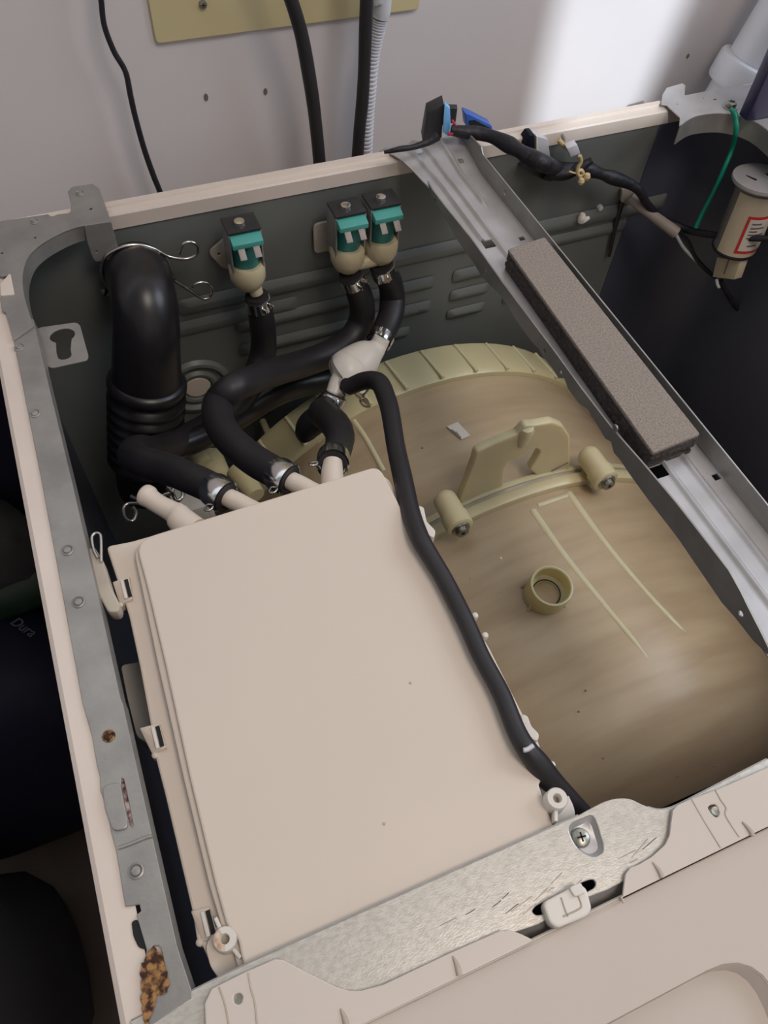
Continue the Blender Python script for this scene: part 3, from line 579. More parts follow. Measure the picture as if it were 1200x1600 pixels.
# moulded arch handle, standing across the tub
AY = -0.183
arch = [(0.2714,0.6683),(0.2737,0.689),(0.2762,0.7131),(0.2767,0.7255),(0.2819,0.7276),(0.2977,0.7311),(0.3077,0.7327),(0.3123,0.74),(0.3197,0.7371),(0.3345,0.7347),(0.3455,0.7261),(0.3552,0.7111),(0.3722,0.6542),(0.3578,0.6538),(0.3505,0.6564),(0.3307,0.6824),(0.3327,0.6904),(0.3346,0.7006),(0.3333,0.7058),(0.3278,0.7104),(0.3211,0.711),(0.3183,0.7046),(0.3154,0.7027),(0.3082,0.7058),(0.3045,0.7028),(0.3039,0.6929),(0.3066,0.671),(0.3094,0.6513),(0.2849,0.6537)]
plate('moulded_arch', rounded(arch, 0.0015, 3), AY, 0.007, 'tub_rib', tub, plane='Y', bevel=0.0014)
kn = [(0.3144,-0.18,0.7309)][0]
lathe('arch_knob', [(0, 0.008), (0.005, 0.007), (0.007, 0.003), (0.007, -0.012), (0, -0.012)], kn, (0, -0.2, 1), 'tub_rib', tub, 20)
for a in ([(0.2914,-0.1835,0.667),(0.3054,-0.1835,0.6645)], [(0.351,-0.1835,0.6713),(0.365,-0.1835,0.6759)]):
    tube('mark_line', [(*p, 0.0005) for p in a], 'ink', tub, 2, 6)
# flange screws in round posts
for hx, bx2 in (([(0.2559,-0.212,0.6796)][0], 0), ([(0.3824,-0.212,0.6785)][0], 0)):
    h = Vector(hx)
    o = lathe('screw_post', [(0, 0.033), (0.006, 0.0325), (0.0085, 0.030), (0.0092, 0.026), (0.0095, 0.012), (0.0105, 0.0115), (0.0105, 0.001), (0.009, 0.0), (0, 0)], h, (0, 1, 0.0), 'tub_rib', tub, 26)
    bo = lathe('flange_bolt', [(0, 0.0048), (0.0018, 0.0045), (0.0046, 0.0045), (0.0050, 0.004), (0.0050, 0.0014), (0.0070, 0.0012), (0.0072, 0), (0.0072, -0.0006)], h, (0, -1, 0), 'screw', o, 6 * 4)
    lathe('bolt_socket', [(0, 0.0049), (0.0016, 0.0049)], h, (0, -1, 0), 'dark', bo, 6)
# open sensor boss
bc = Vector([(0.2948,-0.2768,0.664)][0])
br = lathe('open_boss', [(0.0158, -0.014), (0.0158, 0.016), (0.0152, 0.0185), (0.0142, 0.0188), (0.0134, 0.018), (0.0132, 0.006), (0.0095, 0.004), (0.0092, -0.002)], bc, (0.0, -0.12, 1), 'tub_pale', tub, 36)
lathe('boss_seal', [(0.0096, 0.0046), (0.0100, 0.0054), (0.0106, 0.0046)], bc, (0, -0.12, 1), 'iron', br, 32)
lathe('boss_floor', [(0, -0.001), (0.0094, -0.001)], bc, (0, -0.12, 1), 'tub', br, 28)
for g in (15, 135, 200, 300):
    d = Vector((math.cos(math.radians(g)), math.sin(math.radians(g)), 0))
    hull('boss_gusset', [bc + d * 0.0155 + Vector((0, 0, z)) + Vector((-d.y, d.x, 0)) * s for s in (-0.0008, 0.0008) for z in (-0.012, 0.008)] + [bc + d * 0.021 + Vector((0, 0, -0.012)) + Vector((-d.y, d.x, 0)) * s for s in (-0.0008, 0.0008)], 'tub_rib', br, 0.0002)
# little paper sticker with worn print
stk = [(0.2899,-0.1156,0.6743),(0.2999,-0.1149,0.6752),(0.3045,-0.1302,0.6735),(0.2961,-0.131,0.673)]
bm = bmesh.new(); vs = [bm.verts.new(p) for p in stk]; bm.faces.new(vs); bmesh.ops.recalc_face_normals(bm, faces=bm.faces)
f0 = bm.faces[:]; ext = bmesh.ops.extrude_face_region(bm, geom=f0); bmesh.ops.translate(bm, verts=[v for v in ext['geom'] if isinstance(v, bmesh.types.BMVert)], vec=(0, 0, 0.0006))
so = link('sticker', bm_mesh(bm), 'paper', tub); so['label'] = 'small torn white paper sticker'
tube('worn_print', [(*p, 0.0004) for p in [(0.2924,-0.1199,0.675),(0.2938,-0.1232,0.6748),(0.2948,-0.1261,0.6745),(0.295,-0.123,0.675),(0.2957,-0.1278,0.6744),(0.2964,-0.1299,0.6741)]], 'clipold', so, 3, 6)
for q in [(0.2859,-0.3503,0.6633),(0.274,-0.3935,0.6606),(0.3358,-0.4244,0.6667),(0.275,-0.3608,0.6608),(0.3099,-0.4214,0.6664),(0.2538,-0.2412,0.6539),(0.2647,-0.1247,0.6683),(0.3701,-0.1992,0.6619)]:
    lathe('speck', [(0, 0.0005), (0.0007, 0.0003), (0.0008, 0)], q, (0, 0, 1), 'ink', tub, 10)

# ================================================================ crossbar
bar = thing('crossbar', 'ridged galvanised steel crossbar running from rear rim to front', 'crossbar', (0.31, -0.22, 0.83))
BX0, BX1 = 0.2868, 0.3280
# base sheet with three pressed ridges, built as a height field
def base_z(x, y):
    t = min(1, max(0, (y + 0.045) / 0.035)); z = 0.8468 + 0.0058 * (t * t * (3 - 2 * t))
    if y > -0.004: z -= (y + 0.004) * 0.5
    u = x - BX0
    for c, s, e in ((0.0085, -0.02, -0.115), (0.0170, 0.0, -0.42), (0.0270, -0.005, -0.078), (0.0290, -0.225, -0.42)):
        if e < y < s + 0.01:
            k = min(1, (y - e) / 0.006); g = max(0, 1 - abs(u - c) / 0.0024)
            z += 0.0020 * k * (g * g * (3 - 2 * g))
    return z
bm = bmesh.new(); nx, ny = 64, 110; grid = []
for j in range(ny + 1):
    y = 0.004 - 0.416 * (j / ny) ** 1.0
    fl = max(0.0, (y + 0.050) / 0.050); fl = min(1, fl) ** 1.5; w0 = BX0 - 0.0165 * fl; w1 = BX1 + 0.004 * min(1, fl)
    grid.append([bm.verts.new((w0 + (w1 - w0) * i / nx, y, base_z(BX0 + (BX1 - BX0) * i / nx, y) - 0.0016 * fl * max(0, 1 - i / 5.0))) for i in range(nx + 1)])
holes = [([(0.2976,-0.1133)][0], 0.0040, 0.0032), ([(0.3184,-0.0286)][0], 0.0020, 0.0014), ([(0.2979,-0.3061)][0], 0.0045, 0.0040), ([(0.3246,-0.3194)][0], 0.0018, 0.0022), ([(0.3209,-0.1156)][0], 0.0020, 0.0016), ([(0.2933,-0.3377)][0], 0.003, 0.003)]
for j in range(ny):
    for i in range(nx):
        q = (grid[j][i], grid[j + 1][i], grid[j + 1][i + 1], grid[j][i + 1]); cx = sum(v.co.x for v in q) / 4; cy = sum(v.co.y for v in q) / 4
        if any(abs(cx - h[0]) < a and abs(cy - h[1]) < b for h, a, b in holes): continue
        bm.faces.new(q)
bmesh.ops.recalc_face_normals(bm, faces=bm.faces); bmesh.ops.solidify(bm, geom=bm.faces[:], thickness=0.0009)
link('ridged_base', bm_mesh(bm), 'galv_bar', bar, 50)
# left flange, seen from outside: scalloped lower edge and punched holes
lf = [(-0.044,0.8501),(-0.0517,0.8488),(-0.0749,0.8495),(-0.1097,0.8517),(-0.154,0.8512),(-0.2183,0.8526),(-0.2443,0.8525),(-0.2765,0.8536),(-0.3046,0.857),(-0.3325,0.8596),(-0.3526,0.8604),(-0.3717,0.861),(-0.3826,0.8588),(-0.3898,0.8565),(-0.4,0.8537),(-0.4075,0.8513),(-0.4095,0.8487),(-0.401,0.846),(-0.3877,0.845),(-0.3795,0.8435),(-0.3429,0.845),(-0.3174,0.8436),(-0.3027,0.8434),(-0.2902,0.8438),(-0.2855,0.8431),(-0.2804,0.8466),(-0.276,0.8442),(-0.2668,0.8455),(-0.2562,0.8465),(-0.249,0.8435),(-0.2373,0.843),(-0.2316,0.8459),(-0.2272,0.8416),(-0.2195,0.8423),(-0.2087,0.8413),(-0.2042,0.8427),(-0.1957,0.841),(-0.1813,0.8409),(-0.1696,0.8415),(-0.1573,0.8427),(-0.131,0.8379),(-0.1185,0.8393),(-0.0927,0.8394),(-0.0666,0.8431),(-0.0494,0.8454)]
fh = [oval(*p, 0.0017, 0.0017, 14) for p in [(-0.0579,0.8446),(-0.0821,0.8452),(-0.1337,0.8453),(-0.209,0.8456),(-0.227,0.8465),(-0.279,0.8558),(-0.3889,0.8499)]]
plate('side_flange', lf, BX0, 0.0010, 'galv', bar, holes=fh, plane='X', bevel=0.0002)
rf_top = [(-0.004, 0.857), (-0.012, 0.861), (-0.036, 0.8625), (-0.040, 0.859), (-0.40, 0.8585), (-0.412, 0.852)]
plate('side_flange', [(0.003, 0.850)] + rf_top + [(-0.412, 0.8455), (-0.05, 0.8455), (-0.01, 0.850)], BX1 + 0.0008, 0.0010, 'galv', bar, plane='X', bevel=0.0002, holes=[oval(-0.075, 0.853, 0.0014, 0.0022, 12)])
hull('front_foot', [Vector((x, y, z)) for x in (0.300, 0.326) for y in (-0.446, -0.405) for z in (0.8455, 0.8466)] , 'galv_bar', bar, 0.0002)
lathe('dimple', [(0, 0.0022), (0.002, 0.0018), (0.004, 0.0002), (0.0045, 0)], (*[(0.2922,-0.0116)][0], 0.8526), (0, 0, 1), 'galv_bar', bar, 18)
for p in [(0.3068,-0.2857,0.8385)][:0]: pass

# ================================================================ foam block (a stack of sheets) on the crossbar
fo = thing('foam_block', 'long grey foam strip stacked in layers on the crossbar', 'foam', (0.312, -0.19, 0.8405))
ft = [(0.2968,-0.1378),(0.3232,-0.1349),(0.3213,-0.3005),(0.2928,-0.302)]
random.seed(5)
for k in range(6):
    z1 = 0.8605 - k * 0.0023
    sh = [(p[0] + random.uniform(-0.0003, 0.0003), p[1] + random.uniform(-0.0006, 0.0006)) for p in ft]
    bm = bmesh.new(); me = plate_mesh(rounded(sh, 0.0008, 3), 0.00225, bevel=0.0004)
    me.transform(Matrix.Translation((0, 0, z1 - 0.00112)))
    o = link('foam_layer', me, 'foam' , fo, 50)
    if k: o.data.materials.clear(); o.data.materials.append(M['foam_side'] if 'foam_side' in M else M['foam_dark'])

# ================================================================ inlet valves
def coil(parent, c, w, s=1.0):
    """one solenoid: c = bottom centre of the coil; faces -y"""
    c = Vector(c)
    br = hull('coil_bracket', [c + Vector((x, y, z)) for x in (-w, w) for y in (-0.006, 0.012) for z in (0.034 * s, 0.036 * s)], 'iron', parent, 0.0004)
    lathe('coil_core', [(0, 0.0024), (0.0034, 0.0018), (0.0038, 0), (0.0038, -0.002)], c + Vector((-0.001, 0.002, 0.0365 * s)), (0, 0, 1), 'chrome', br, 22)
    box('bracket_side', c + Vector((-w + 0.0006, 0.003, 0.018 * s)), (0.0012, 0.018, 0.034 * s), 'galv', br, None, 0.0003)
    box('bracket_side', c + Vector((w - 0.0006, 0.003, 0.018 * s)), (0.0012, 0.018, 0.034 * s), 'galv', br, None, 0.0003)
    co = lathe('coil', [(0, 0.0), (w * 0.80, 0.0), (w * 0.86, 0.002), (w * 0.86, 0.030 * s), (0, 0.031 * s)], c + Vector((0, 0.0015, 0.002)), (0, 0, 1), 'teal', parent, 30)
    hull('terminal_block', [c + Vector((x, y, z)) for x in (-w * 0.92, w * 0.92) for y, z in ((-0.004, 0.034 * s), (-0.0125, 0.031 * s), (-0.0125, 0.027 * s), (-0.004, 0.026 * s))], 'teal_light', co, 0.0005)
    for sx in (-0.45, 0.45):
        hull('terminal', [c + Vector((sx * w + x, y, z)) for x in (-0.0022, 0.0022) for y, z in ((-0.0122, 0.0275 * s), (-0.0180, 0.0225 * s), (-0.0172, 0.0215 * s), (-0.0112, 0.0262 * s))], 'conduit', co, 0.0002)
def valve_body(parent, c, w, port, s=1.0):
    c = Vector(c); port = Vector(port)
    lathe('valve_body', [(0, 0.0055), (w * 0.98, 0.0055), (w * 1.12, 0.003), (w * 1.10, -0.006 * s), (w * 0.86, -0.012 * s), (w * 0.5, -0.016 * s), (0, -0.017 * s)], c, (0, 0, 1), 'nylon', parent, 30)
    tube('outlet_stub', [(*(c + Vector((0, 0, -0.010))), 0.0058), (*(c * 0.4 + port * 0.6), 0.0052), (*port, 0.0048)], 'nylon', parent, 4, 18)
    box('inlet_neck', (c.x, (c.y - 0.013) / 2, c.z - 0.004), (w * 1.5, abs(c.y + 0.013), 0.018), 'nylon', parent, None, 0.003)
v1c = Vector([(0.1584,-0.036,0.8048)][0]); v2c = Vector([(0.232,-0.036,0.8011)][0]); v3c = Vector([(0.2576,-0.036,0.8021)][0])
p1 = Vector([(0.1623,-0.04,0.7859)][0]); p2 = Vector([(0.2326,-0.04,0.7867)][0]); p3 = Vector([(0.2571,-0.04,0.7896)][0])
va = thing('water_inlet_valve', 'single water inlet valve with teal coil on the left', 'valve', (v1c.x, -0.02, v1c.z - 0.02))
coil(va, v1c, 0.0112, 0.95); valve_body(va, v1c, 0.0112, p1)
plate('mounting_plate', rounded([(v1c.x - 0.021, v1c.z + 0.004), (v1c.x - 0.006, v1c.z + 0.014), (v1c.x + 0.008, v1c.z + 0.014), (v1c.x + 0.008, v1c.z - 0.014), (v1c.x - 0.012, v1c.z - 0.012)], 0.004), -0.0165, 0.002, 'clipold', va, plane='Y', holes=[oval(v1c.x - 0.014, v1c.z + 0.001, 0.0015)])
vb = thing('water_inlet_valve', 'double water inlet valve with two teal coils side by side', 'valve', ((v2c.x + v3c.x) / 2, -0.02, v2c.z - 0.02))
coil(vb, v2c, 0.0112, 0.95); coil(vb, v3c, 0.0112, 0.95); valve_body(vb, v2c, 0.0112, p2); valve_body(vb, v3c, 0.0112, p3)
vm = (v2c + v3c) / 2
lathe('bridge_tube', [(0, -0.012), (0.0050, -0.012), (0.0050, 0.012), (0, 0.012)], vm + Vector((0, -0.003, -0.010)), (1, 0, 0), 'nylon', vb, 18)
plate('mounting_plate', rounded([(v2c.x - 0.018, vm.z + 0.012), (v3c.x + 0.014, vm.z + 0.012), (v3c.x + 0.014, vm.z - 0.012), (v2c.x - 0.018, vm.z - 0.012)], 0.004), -0.0165, 0.002, 'clipold', vb, plane='Y')

# ================================================================ hoses
def clamp_band(parent, pts, i0, i1, extra=0.0009, material='chrome'):
    seg = [Vector((p[0], p[1], p[2], p[3] + extra)) for p in pts[i0:i1 + 1]]
    bm = bmesh.new(); a = Vector((*seg[0][:3], seg[0][3] - 2 * extra)); b = Vector((*seg[-1][:3], seg[-1][3] - 2 * extra))
    add_tube(bm, [a] + seg + [b], 28, False)
    return link('clamp_band', bm_mesh(bm), material, parent, 40)
def ear_clamp(parent, pts, i0, i1, side=(0.3, -1, 0.3)):
    o = clamp_band(parent, pts, i0, i1)
    o.name = 'spring_clamp'
    m_ = pts[(i0 + i1) // 2]; c = Vector(m_[:3]); t = (Vector(pts[i1][:3]) - Vector(pts[i0][:3])).normalized()
    s = Vector(side); s = (s - t * s.dot(t)).normalized()
    for k in (-1, 1):
        e = c + s * (m_[3] + 0.002) + t.cross(s) * 0.0035 * k
        box('clamp_ear', e, (0.0012, 0.0038, 0.0042), 'chrome', o, frame_axes(t.cross(s), s), 0.0003)
    return o
def fine(pts, n): return pts[-n:]
hose_specs = [
 ('first_hose', 'rubber hose', 'black rubber hose from the single valve looping to the leftmost clamped spout',
  [(0.1622,-0.04,0.7843,0.0081),(0.1627,-0.04,0.7743,0.0085),(0.164,-0.04,0.7607,0.0094),(0.1637,-0.04,0.7388,0.0097),(0.159,-0.045,0.7249,0.01),(0.1487,-0.055,0.7174,0.0103),(0.1315,-0.07,0.7156,0.0103),(0.1105,-0.085,0.7169,0.0103),(0.0868,-0.1,0.7254,0.0099),(0.0657,-0.1195,0.745,0.0094),(0.0551,-0.1284,0.76,0.0094),(0.0511,-0.1451,0.775,0.0094),(0.0565,-0.1647,0.79,0.0093),(0.068,-0.1825,0.8,0.009),(0.0785,-0.203,0.812,0.0087),(0.0861,-0.2183,0.82,0.0084),(0.0892,-0.2284,0.826,0.0081),(0.0917,-0.2331,0.827,0.0077)]),
 ('second_hose', 'rubber hose', 'black rubber hose from the double valve curling to the middle clamped spout',
  [(0.2327,-0.04,0.785,0.0084),(0.2353,-0.04,0.7762,0.0087),(0.2396,-0.04,0.7662,0.0094),(0.2432,-0.04,0.7504,0.0098),(0.2412,-0.042,0.7366,0.01),(0.231,-0.048,0.7283,0.0103),(0.2132,-0.056,0.7277,0.0104),(0.1894,-0.065,0.733,0.0104),(0.1653,-0.08,0.7475,0.0101),(0.1418,-0.1,0.7667,0.0098),(0.1224,-0.12,0.7842,0.0094),(0.1116,-0.1201,0.775,0.0099),(0.1062,-0.1429,0.785,0.0097),(0.1064,-0.1665,0.795,0.0093),(0.1106,-0.1889,0.805,0.0091),(0.1156,-0.2053,0.812,0.009),(0.1206,-0.2201,0.82,0.0086),(0.1232,-0.2295,0.826,0.0082),(0.1254,-0.2337,0.827,0.0078)]),
 ('third_hose', 'rubber hose', 'short black rubber hose from the right coil down to the white fitting',
  [(0.2572,-0.04,0.7879,0.0084),(0.2597,-0.04,0.7792,0.009),(0.265,-0.04,0.769,0.0094),(0.2681,-0.04,0.7529,0.0099),(0.2633,-0.05,0.7466,0.0099),(0.2551,-0.06,0.7434,0.0096),(0.2463,-0.07,0.7432,0.009),(0.2412,-0.075,0.7421,0.0087)]),
]
made = {}
for nm, cat, lab, path in hose_specs:
    t = thing('rubber_hose', lab, 'hose', path[-1][:3])
    o, pts = tube('hose_tube', path, 'rubber', t, 8, 22); made[nm] = (t, pts)
ear_clamp(made['first_hose'][0], made['first_hose'][1], 3, 9, (0.5, -1, 0.3))
ear_clamp(made['second_hose'][0], made['second_hose'][1], 3, 9, (0.5, -1, 0.3))
ear_clamp(made['third_hose'][0], made['third_hose'][1], 3, 9, (-0.5, -1, 0.3))
def end_clamp(key, back, width, tab=True):
    t, pts = made[key]; n = len(pts); L = 0; i1 = n - 1
    while L < back: L += (Vector(pts[i1][:3]) - Vector(pts[i1 - 1][:3])).length; i1 -= 1
    i0 = i1; L = 0
    while L < width: L += (Vector(pts[i0][:3]) - Vector(pts[i0 - 1][:3])).length; i0 -= 1
    o = clamp_band(t, pts, i0, i1, 0.0010)
    if tab:
        c = Vector(pts[i1][:3]); d = (c - Vector(pts[i0][:3])).normalized(); s = d.cross(Vector((0, 0, 1))).normalized()
        r = pts[i1][3]
        tube('clamp_tab', [(*(c + s * (r + 0.001) - d * 0.004), 0.0006), (*(c + s * (r + 0.0045) - d * 0.001), 0.0006), (*(c + s * (r + 0.0035) + d * 0.002), 0.0006), (*(c + s * (r + 0.0005) + d * 0.001), 0.0006)], 'wire', o, 4, 8)
    return o
end_clamp('first_hose', 0.0010, 0.0095)
end_clamp('second_hose', 0.0010, 0.0095)
end_clamp('third_hose', 0.0030, 0.0060, False)
# lower hose under the second one
t = thing('rubber_hose', 'darker rubber hose running low behind the white fitting to the left', 'hose', (0.15, -0.08, 0.70))
tube('hose_tube', [(0.2552,-0.035,0.7127,0.0099),(0.2357,-0.04,0.6971,0.0111),(0.2115,-0.045,0.6894,0.0115),(0.1853,-0.05,0.6961,0.0113),(0.1613,-0.06,0.7037,0.011),(0.1379,-0.07,0.7046,0.0107),(0.1172,-0.085,0.7128,0.0104),(0.0955,-0.1,0.7226,0.0098),(0.0727,-0.11,0.7309,0.0092)], 'rubber_gloss', t, 7, 20)
# white air-break fitting
ft_ = thing('hose_fitting', 'white plastic bell fitting between clamped black hoses', 'fitting', [(0.2183,-0.09,0.7444)][0])
tube('fitting_body', [(0.2441,-0.078,0.7522,0.0062),(0.2404,-0.08,0.7475,0.0067),(0.2357,-0.083,0.7466,0.0085),(0.2289,-0.086,0.7463,0.0123),(0.2208,-0.09,0.7456,0.0146),(0.2136,-0.093,0.7443,0.0159),(0.2095,-0.096,0.7446,0.0158),(0.2083,-0.0965,0.7442,0.014),(0.2044,-0.099,0.7434,0.0083),(0.2,-0.103,0.7429,0.0069),(0.1952,-0.108,0.7404,0.006),(0.1908,-0.112,0.7373,0.0055)], 'white', ft_, 6, 24)
tube('side_nipple', [(0.2031,-0.105,0.7458,0.0046),(0.2046,-0.1211,0.758,0.0044),(0.2076,-0.13,0.764,0.0039)], 'white', ft_, 3, 14)
# S-bend from fitting to third spout
t = thing('rubber_hose', 'short fat black rubber elbow hose below the white fitting to the right spout', 'hose', [(0.165,-0.1768,0.79)][0])
o, pts = tube('hose_tube', [(0.1942,-0.112,0.7434,0.0087),(0.1907,-0.115,0.7405,0.0087),(0.185,-0.12,0.7411,0.0091),(0.1758,-0.137,0.758,0.0095),(0.1752,-0.1503,0.768,0.0096),(0.1742,-0.1678,0.78,0.0095),(0.171,-0.1844,0.79,0.009),(0.1651,-0.1989,0.8,0.0083),(0.1585,-0.2115,0.81,0.0083),(0.1532,-0.2218,0.82,0.0082),(0.1496,-0.2306,0.826,0.0078)], 'rubber', t, 8, 24); made['elbow'] = (t, pts)
clamp_band(t, pts, 2, 15, 0.0009)
tube('blind_end', [(0.1879,-0.125,0.7358,0.0095),(0.1784,-0.125,0.7381,0.0099),(0.1716,-0.125,0.7346,0.0095),(0.1679,-0.127,0.7292,0.0086),(0.1686,-0.13,0.7253,0.0059)], 'rubber', o, 6, 22)
end_clamp('elbow', 0.0008, 0.0090)
# thin vent hose along the dispenser box
t = thing('vent_hose', 'thin black vent hose lying along the right edge of the dispenser box', 'hose', [(0.1637,-0.3395,0.85)][0])
vent = [(0.1921,-0.1385,0.778,0.0055),(0.1959,-0.1414,0.782,0.0056),(0.2008,-0.1456,0.788,0.0058),(0.2047,-0.1529,0.795,0.0059),(0.2061,-0.1619,0.8,0.006),(0.2034,-0.1772,0.805,0.0058),(0.1983,-0.1956,0.812,0.0056),(0.1864,-0.2305,0.825,0.0052),(0.1768,-0.2604,0.838,0.0051),(0.1697,-0.2844,0.846,0.0048),(0.1664,-0.3022,0.851,0.0045),(0.1669,-0.3127,0.851,0.0042),(0.1679,-0.3273,0.851,0.004),(0.1679,-0.3474,0.851,0.0039),(0.167,-0.3656,0.851,0.0038),(0.1674,-0.3833,0.851,0.0038),(0.166,-0.3991,0.851,0.0039),(0.1664,-0.4075,0.851,0.0042),(0.1693,-0.4141,0.847,0.0048),(0.1729,-0.421,0.841,0.0049),(0.1779,-0.4286,0.834,0.0049),(0.1848,-0.438,0.824,0.0049)]
o, pts = tube('hose_tube', vent, 'rubber', t, 8, 20)
clamp_band(o, pts, 2, 3, 0.0006, 'chrome')
o2 = tube('white_scuff', [(*p, 0.0010) for p in [(0.163,-0.4087,0.857),(0.1645,-0.409,0.857),(0.1673,-0.4085,0.857)]], 'greyplastic', o, 3, 8)[0]
# spring clip beside the hose end
t = tag(tube('spring_clip', [(*p, 0.0009) for p in [(0.2097,-0.11,0.7378),(0.2144,-0.11,0.7306),(0.2186,-0.11,0.7249),(0.2229,-0.11,0.7191),(0.2214,-0.11,0.7182),(0.2172,-0.11,0.7219),(0.215,-0.11,0.7277),(0.2169,-0.11,0.7297),(0.2206,-0.11,0.7256),(0.2224,-0.11,0.72)]] + [(*p, 0.0009) for p in [(0.2224,-0.11,0.72),(0.2186,-0.11,0.727),(0.2174,-0.11,0.7323),(0.2202,-0.11,0.7367),(0.2231,-0.11,0.7404),(0.2252,-0.11,0.739),(0.2238,-0.11,0.7368)]], 'wire', None, 5, 8)[0], 'small bent wire spring clip under the vent hose bend', 'clip')

# big drain/fill elbow with bellows
t = thing('bellows_hose', 'large black rubber elbow hose with ribbed bellows in the left rear corner', 'hose', [(0.0575,-0.08,0.7037)][0])
tube('elbow_tube', [(0.0872,-0.016,0.8024,0.0225),(0.0873,-0.026,0.809,0.0219),(0.0871,-0.036,0.8147,0.0213),(0.0865,-0.05,0.8186,0.0204),(0.0849,-0.062,0.8158,0.0204),(0.0821,-0.07,0.8049,0.0208),(0.0783,-0.074,0.7903,0.0214),(0.0744,-0.076,0.7731,0.0226),(0.0724,-0.077,0.7626,0.0233)], 'rubber_gloss', t, 8, 36)
lathe_pts = []
A = Vector([(0.0729,-0.077,0.7649)][0]); B = Vector([(0.0544,-0.083,0.6896)][0])
ax = (B - A).normalized(); Lb = (B - A).length
prof = [(0.020, -0.004), (0.0245, -0.003), (0.0262, 0.0), (0.0262, 0.004), (0.0245, 0.006)]
nb = 7
for i in range(nb):
    h = 0.009 + (Lb - 0.012) * i / nb; s = (Lb - 0.012) / nb
    prof += [(0.0215, h), (0.0222, h + s * 0.15), (0.0262, h + s * 0.40), (0.0264, h + s * 0.6), (0.0222, h + s * 0.88)]
prof += [(0.021, Lb), (0.020, Lb + 0.02), (0.018, Lb + 0.03)]
lathe('bellows', prof, A, ax, 'rubber_gloss', t, 40, 60)
def wireloop(name, pts, parent, r=0.0011): return tube(name, [(*p, r) for p in pts], 'wire', parent, 6, 10)[0]
wc = thing('spring_wire_clamp', 'bright wire clamp with two looped ears round the top of the big elbow hose', 'clamp', [(0.0946,-0.03,0.8304)][0])
wireloop('wire_ring', [(0.066,-0.028,0.8093),(0.0655,-0.028,0.8172),(0.0676,-0.028,0.8257),(0.0722,-0.028,0.8314),(0.0797,-0.028,0.8344),(0.0879,-0.028,0.8349),(0.0955,-0.028,0.8326),(0.1027,-0.028,0.8275),(0.107,-0.028,0.8214),(0.1089,-0.028,0.8133),(0.1095,-0.028,0.8016)], wc, 0.0012)
wireloop('wire_ear', [(0.1043,-0.03,0.8271),(0.1092,-0.03,0.8224),(0.1155,-0.03,0.8193),(0.1208,-0.03,0.818),(0.1262,-0.03,0.8192),(0.129,-0.03,0.8236),(0.1279,-0.03,0.8278),(0.1241,-0.03,0.8302),(0.1202,-0.03,0.8297),(0.1179,-0.03,0.8263),(0.1161,-0.03,0.8227)], wc)
wireloop('wire_ear', [(0.1088,-0.034,0.8064),(0.1139,-0.034,0.8003),(0.119,-0.034,0.794),(0.1243,-0.034,0.7875),(0.1276,-0.034,0.7855),(0.1315,-0.034,0.7873),(0.1331,-0.034,0.7919),(0.1315,-0.034,0.7972),(0.1279,-0.034,0.7998),(0.1231,-0.034,0.8),(0.1196,-0.034,0.7977)], wc)
lathe('ring_tip', [(0, 0.002), (0.0022, 0.001), (0.0024, -0.001), (0, -0.002)], [(0.0638,-0.028,0.8036)][0], (0, -1, 0), 'wire', wc, 14)
wc2 = thing('spring_wire_clamp', 'dull wire clamp with curled ear at the bellows foot beside the open spout', 'clamp', [(0.0504,-0.1733,0.76)][0])
wireloop('wire_ear', [(0.065,-0.1643,0.76),(0.0665,-0.168,0.76),(0.0671,-0.1723,0.76),(0.0678,-0.1757,0.76),(0.0703,-0.1755,0.76),(0.0725,-0.1728,0.76),(0.0727,-0.1687,0.76),(0.0711,-0.1655,0.76),(0.0687,-0.1657,0.76),(0.067,-0.1692,0.76),(0.0673,-0.1729,0.76)], wc2, 0.0012)
wireloop('wire_ring', [(0.0424,-0.1552,0.75),(0.0479,-0.1609,0.75),(0.0537,-0.1635,0.75),(0.0611,-0.1615,0.75),(0.0671,-0.1616,0.75)], wc2, 0.0015)
wireloop('wire_ear', [(0.0541,-0.1652,0.75),(0.0449,-0.1618,0.75),(0.0393,-0.1603,0.75),(0.0361,-0.1622,0.75),(0.0352,-0.167,0.75),(0.0362,-0.1714,0.75),(0.0388,-0.1739,0.75),(0.0412,-0.1717,0.75),(0.0424,-0.1681,0.75),(0.0416,-0.1642,0.75)], wc2, 0.0011)
tag(box('white_pump_cover', [(0.0781,-0.12,0.6736)][0], (0.028, 0.03, 0.03), 'white', None, None, 0.003), 'pale plastic block in shadow behind the spouts', 'cover')

# ================================================================ latch clip and pin beside the left rail
t = thing('rail_clip', 'aged cream plastic clip tucked under the left rail', 'clip', [(0.0268,-0.273,0.845)][0])
plate('clip_body', rounded([(0.0231,-0.2536),(0.0254,-0.2523),(0.0277,-0.2611),(0.0283,-0.2753),(0.0302,-0.2855),(0.0292,-0.2878),(0.0261,-0.2866),(0.0236,-0.2753),(0.023,-0.2664)], 0.001, 3), 0.8465, 0.008, 'clipold', t, bevel=0.0008)
tube('wire_pin', [(*p, 0.0007) for p in [(0.0267,-0.2594,0.8475),(0.0258,-0.2548,0.8475),(0.0258,-0.2504,0.8475),(0.0264,-0.2469,0.8475),(0.0281,-0.2457,0.8475),(0.0299,-0.2468,0.8475),(0.0299,-0.2497,0.8475),(0.0288,-0.2559,0.8475),(0.0276,-0.2619,0.8475)]], 'wire', t, 5, 8)
tag(plate('white_bracket', [(0.02,-0.2906),(0.0303,-0.2925),(0.0287,-0.3144),(0.0249,-0.3338),(0.0197,-0.3271),(0.0195,-0.3075)], 0.80, 0.012, 'white', None, r=0.002), 'pale plastic bracket seen in the gap beside the dispenser box', 'bracket')

